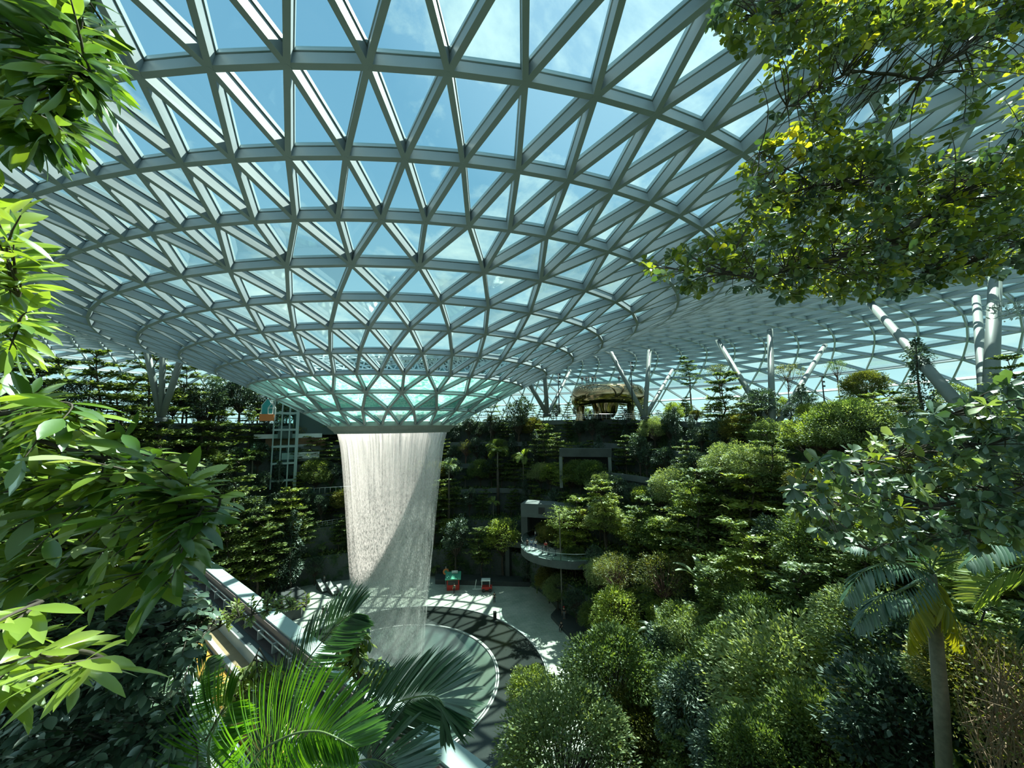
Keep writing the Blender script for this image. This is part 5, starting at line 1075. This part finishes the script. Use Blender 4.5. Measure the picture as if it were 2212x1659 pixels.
palm_px('bright_palm', 'bright yellow-green palm frond fanning up at the bottom edge', (520, 1800, 2.6), [
    dict(c=[(510, 1800, 2.6), (545, 1650, 2.5), (611, 1595, 2.35), (690, 1580, 2.25), (765, 1615, 2.2)], l=.40, n=85, w=.026, fold=.3, back=.45, m='palm_lime', s=7, b=(1.15, .6)),
    dict(c=[(490, 1800, 2.7), (450, 1640, 2.7), (470, 1560, 2.7), (500, 1520, 2.7)], l=.42, n=55, w=.026, fold=.3, m='palm_lime', s=8),
    dict(c=[(530, 1800, 2.6), (580, 1720, 2.4), (650, 1690, 2.3), (720, 1700, 2.2)], l=.45, n=60, w=.026, fold=.2, m='palm_lime', s=9)])
palm_px('fan_leaf_palm', 'dark palm with stiff fanned leaves behind the dark bush at lower left', (380, 1700, 3.6), [
    dict(c=[(380, 1700, 3.6), (400, 1560, 3.6), (430, 1470, 3.6), (445, 1430, 3.6)], l=.32, n=40, w=.035, fold=.0, s=10), dict(c=[(380, 1700, 3.6), (370, 1580, 3.7), (360, 1480, 3.7), (350, 1440, 3.7)], l=.32, n=40, w=.03, s=11)])
palm_px('tall_palm', 'tall palm with drooping fronds, one of them yellow, at lower right', (2045, 1760, 7.6), [
    dict(c=[(2010, 1235, 8), (1960, 1180, 7.8), (1900, 1160, 7.6), (1840, 1180, 7.4)], l=.55, n=30, w=.06, fold=-.6, up=(0, 0, 1), back=.95, s=21), dict(c=[(2010, 1235, 8), (1940, 1215, 7.6), (1870, 1230, 7.3), (1825, 1290, 7.1)], l=.55, n=30, w=.06, fold=-.6, up=(0, 0, 1), back=.95, s=22),
    dict(c=[(2010, 1240, 8), (1960, 1270, 7.5), (1900, 1290, 7.2), (1850, 1350, 7.0)], l=.55, n=30, w=.06, fold=-.6, up=(0, 0, 1), back=.95, s=23), dict(c=[(2010, 1240, 8), (2005, 1150, 8.0), (1990, 1090, 8.2), (1960, 1060, 8.4)], l=.6, n=30, w=.06, fold=.1, s=24),
    dict(c=[(2012, 1235, 8), (2040, 1150, 8.1), (2060, 1110, 8.4), (2090, 1100, 8.6)], l=.6, n=30, w=.06, fold=.1, s=25), dict(c=[(2012, 1240, 8), (2070, 1210, 7.7), (2120, 1225, 7.4), (2160, 1290, 7.2)], l=.55, n=32, w=.06, fold=-.6, up=(0, 0, 1), back=.95, m='leaf_lime', s=26),
    dict(c=[(2012, 1245, 8), (2030, 1290, 7.8), (2060, 1330, 7.6), (2085, 1400, 7.5)], l=.55, n=30, w=.06, fold=-.6, up=(0, 0, 1), back=.95, m='palm_yellow', s=27), dict(c=[(2010, 1245, 8), (1985, 1300, 7.9), (1965, 1340, 7.9), (1960, 1400, 7.9)], l=.5, n=26, w=.06, fold=-.6, up=(0, 0, 1), back=.95, m='palm_yellow', s=28)],
    trunk=[(2045, 1760, 7.6, .13), (2032, 1500, 7.8, .12), (2020, 1360, 7.9, .11), (2010, 1240, 8, .09)], rr=.02)
palm_px('edge_palm', 'second palm reaching in from the right edge with broad drooping fronds', (2330, 1700, 7.0), [
    dict(c=[(2300, 1200, 7), (2220, 1160, 6.9), (2150, 1170, 6.7), (2090, 1215, 6.5)], l=.55, n=30, w=.06, fold=-.6, up=(0, 0, 1), back=.95, s=31), dict(c=[(2300, 1210, 7), (2210, 1220, 6.7), (2150, 1250, 6.5), (2110, 1300, 6.4)], l=.55, n=30, w=.06, fold=-.7, m='leaf_lime', s=32),
    dict(c=[(2300, 1200, 7), (2240, 1110, 7), (2180, 1090, 7), (2120, 1110, 7)], l=.6, n=30, w=.06, fold=-.6, up=(0, 0, 1), back=.95, s=33), dict(c=[(2300, 1215, 7), (2250, 1300, 6.8), (2220, 1380, 6.7), (2210, 1460, 6.7)], l=.6, n=30, w=.06, fold=-.6, up=(0, 0, 1), back=.95, s=34)],
    trunk=[(2330, 1700, 7.0, .12), (2310, 1400, 7.0, .11), (2300, 1200, 7, .09)], rr=.02)

for _r in PROTO:
    for _c in KIDS.get(_r.name, []): bpy.data.objects.remove(_c)
    bpy.data.objects.remove(_r)
# ------------------------------------------------------------------ view
S.view_settings.view_transform = 'Standard'; S.view_settings.look = 'None'; S.view_settings.exposure = 0.45; S.view_settings.gamma = 1
S.view_settings.use_curve_mapping = False
S.cycles.max_bounces = 5; S.cycles.diffuse_bounces = 2; S.cycles.glossy_bounces = 2; S.cycles.transmission_bounces = 2; S.cycles.transparent_max_bounces = 14
S.cycles.volume_bounces = 0; S.cycles.adaptive_threshold = .03
S.cycles.caustics_reflective = False; S.cycles.caustics_refractive = False
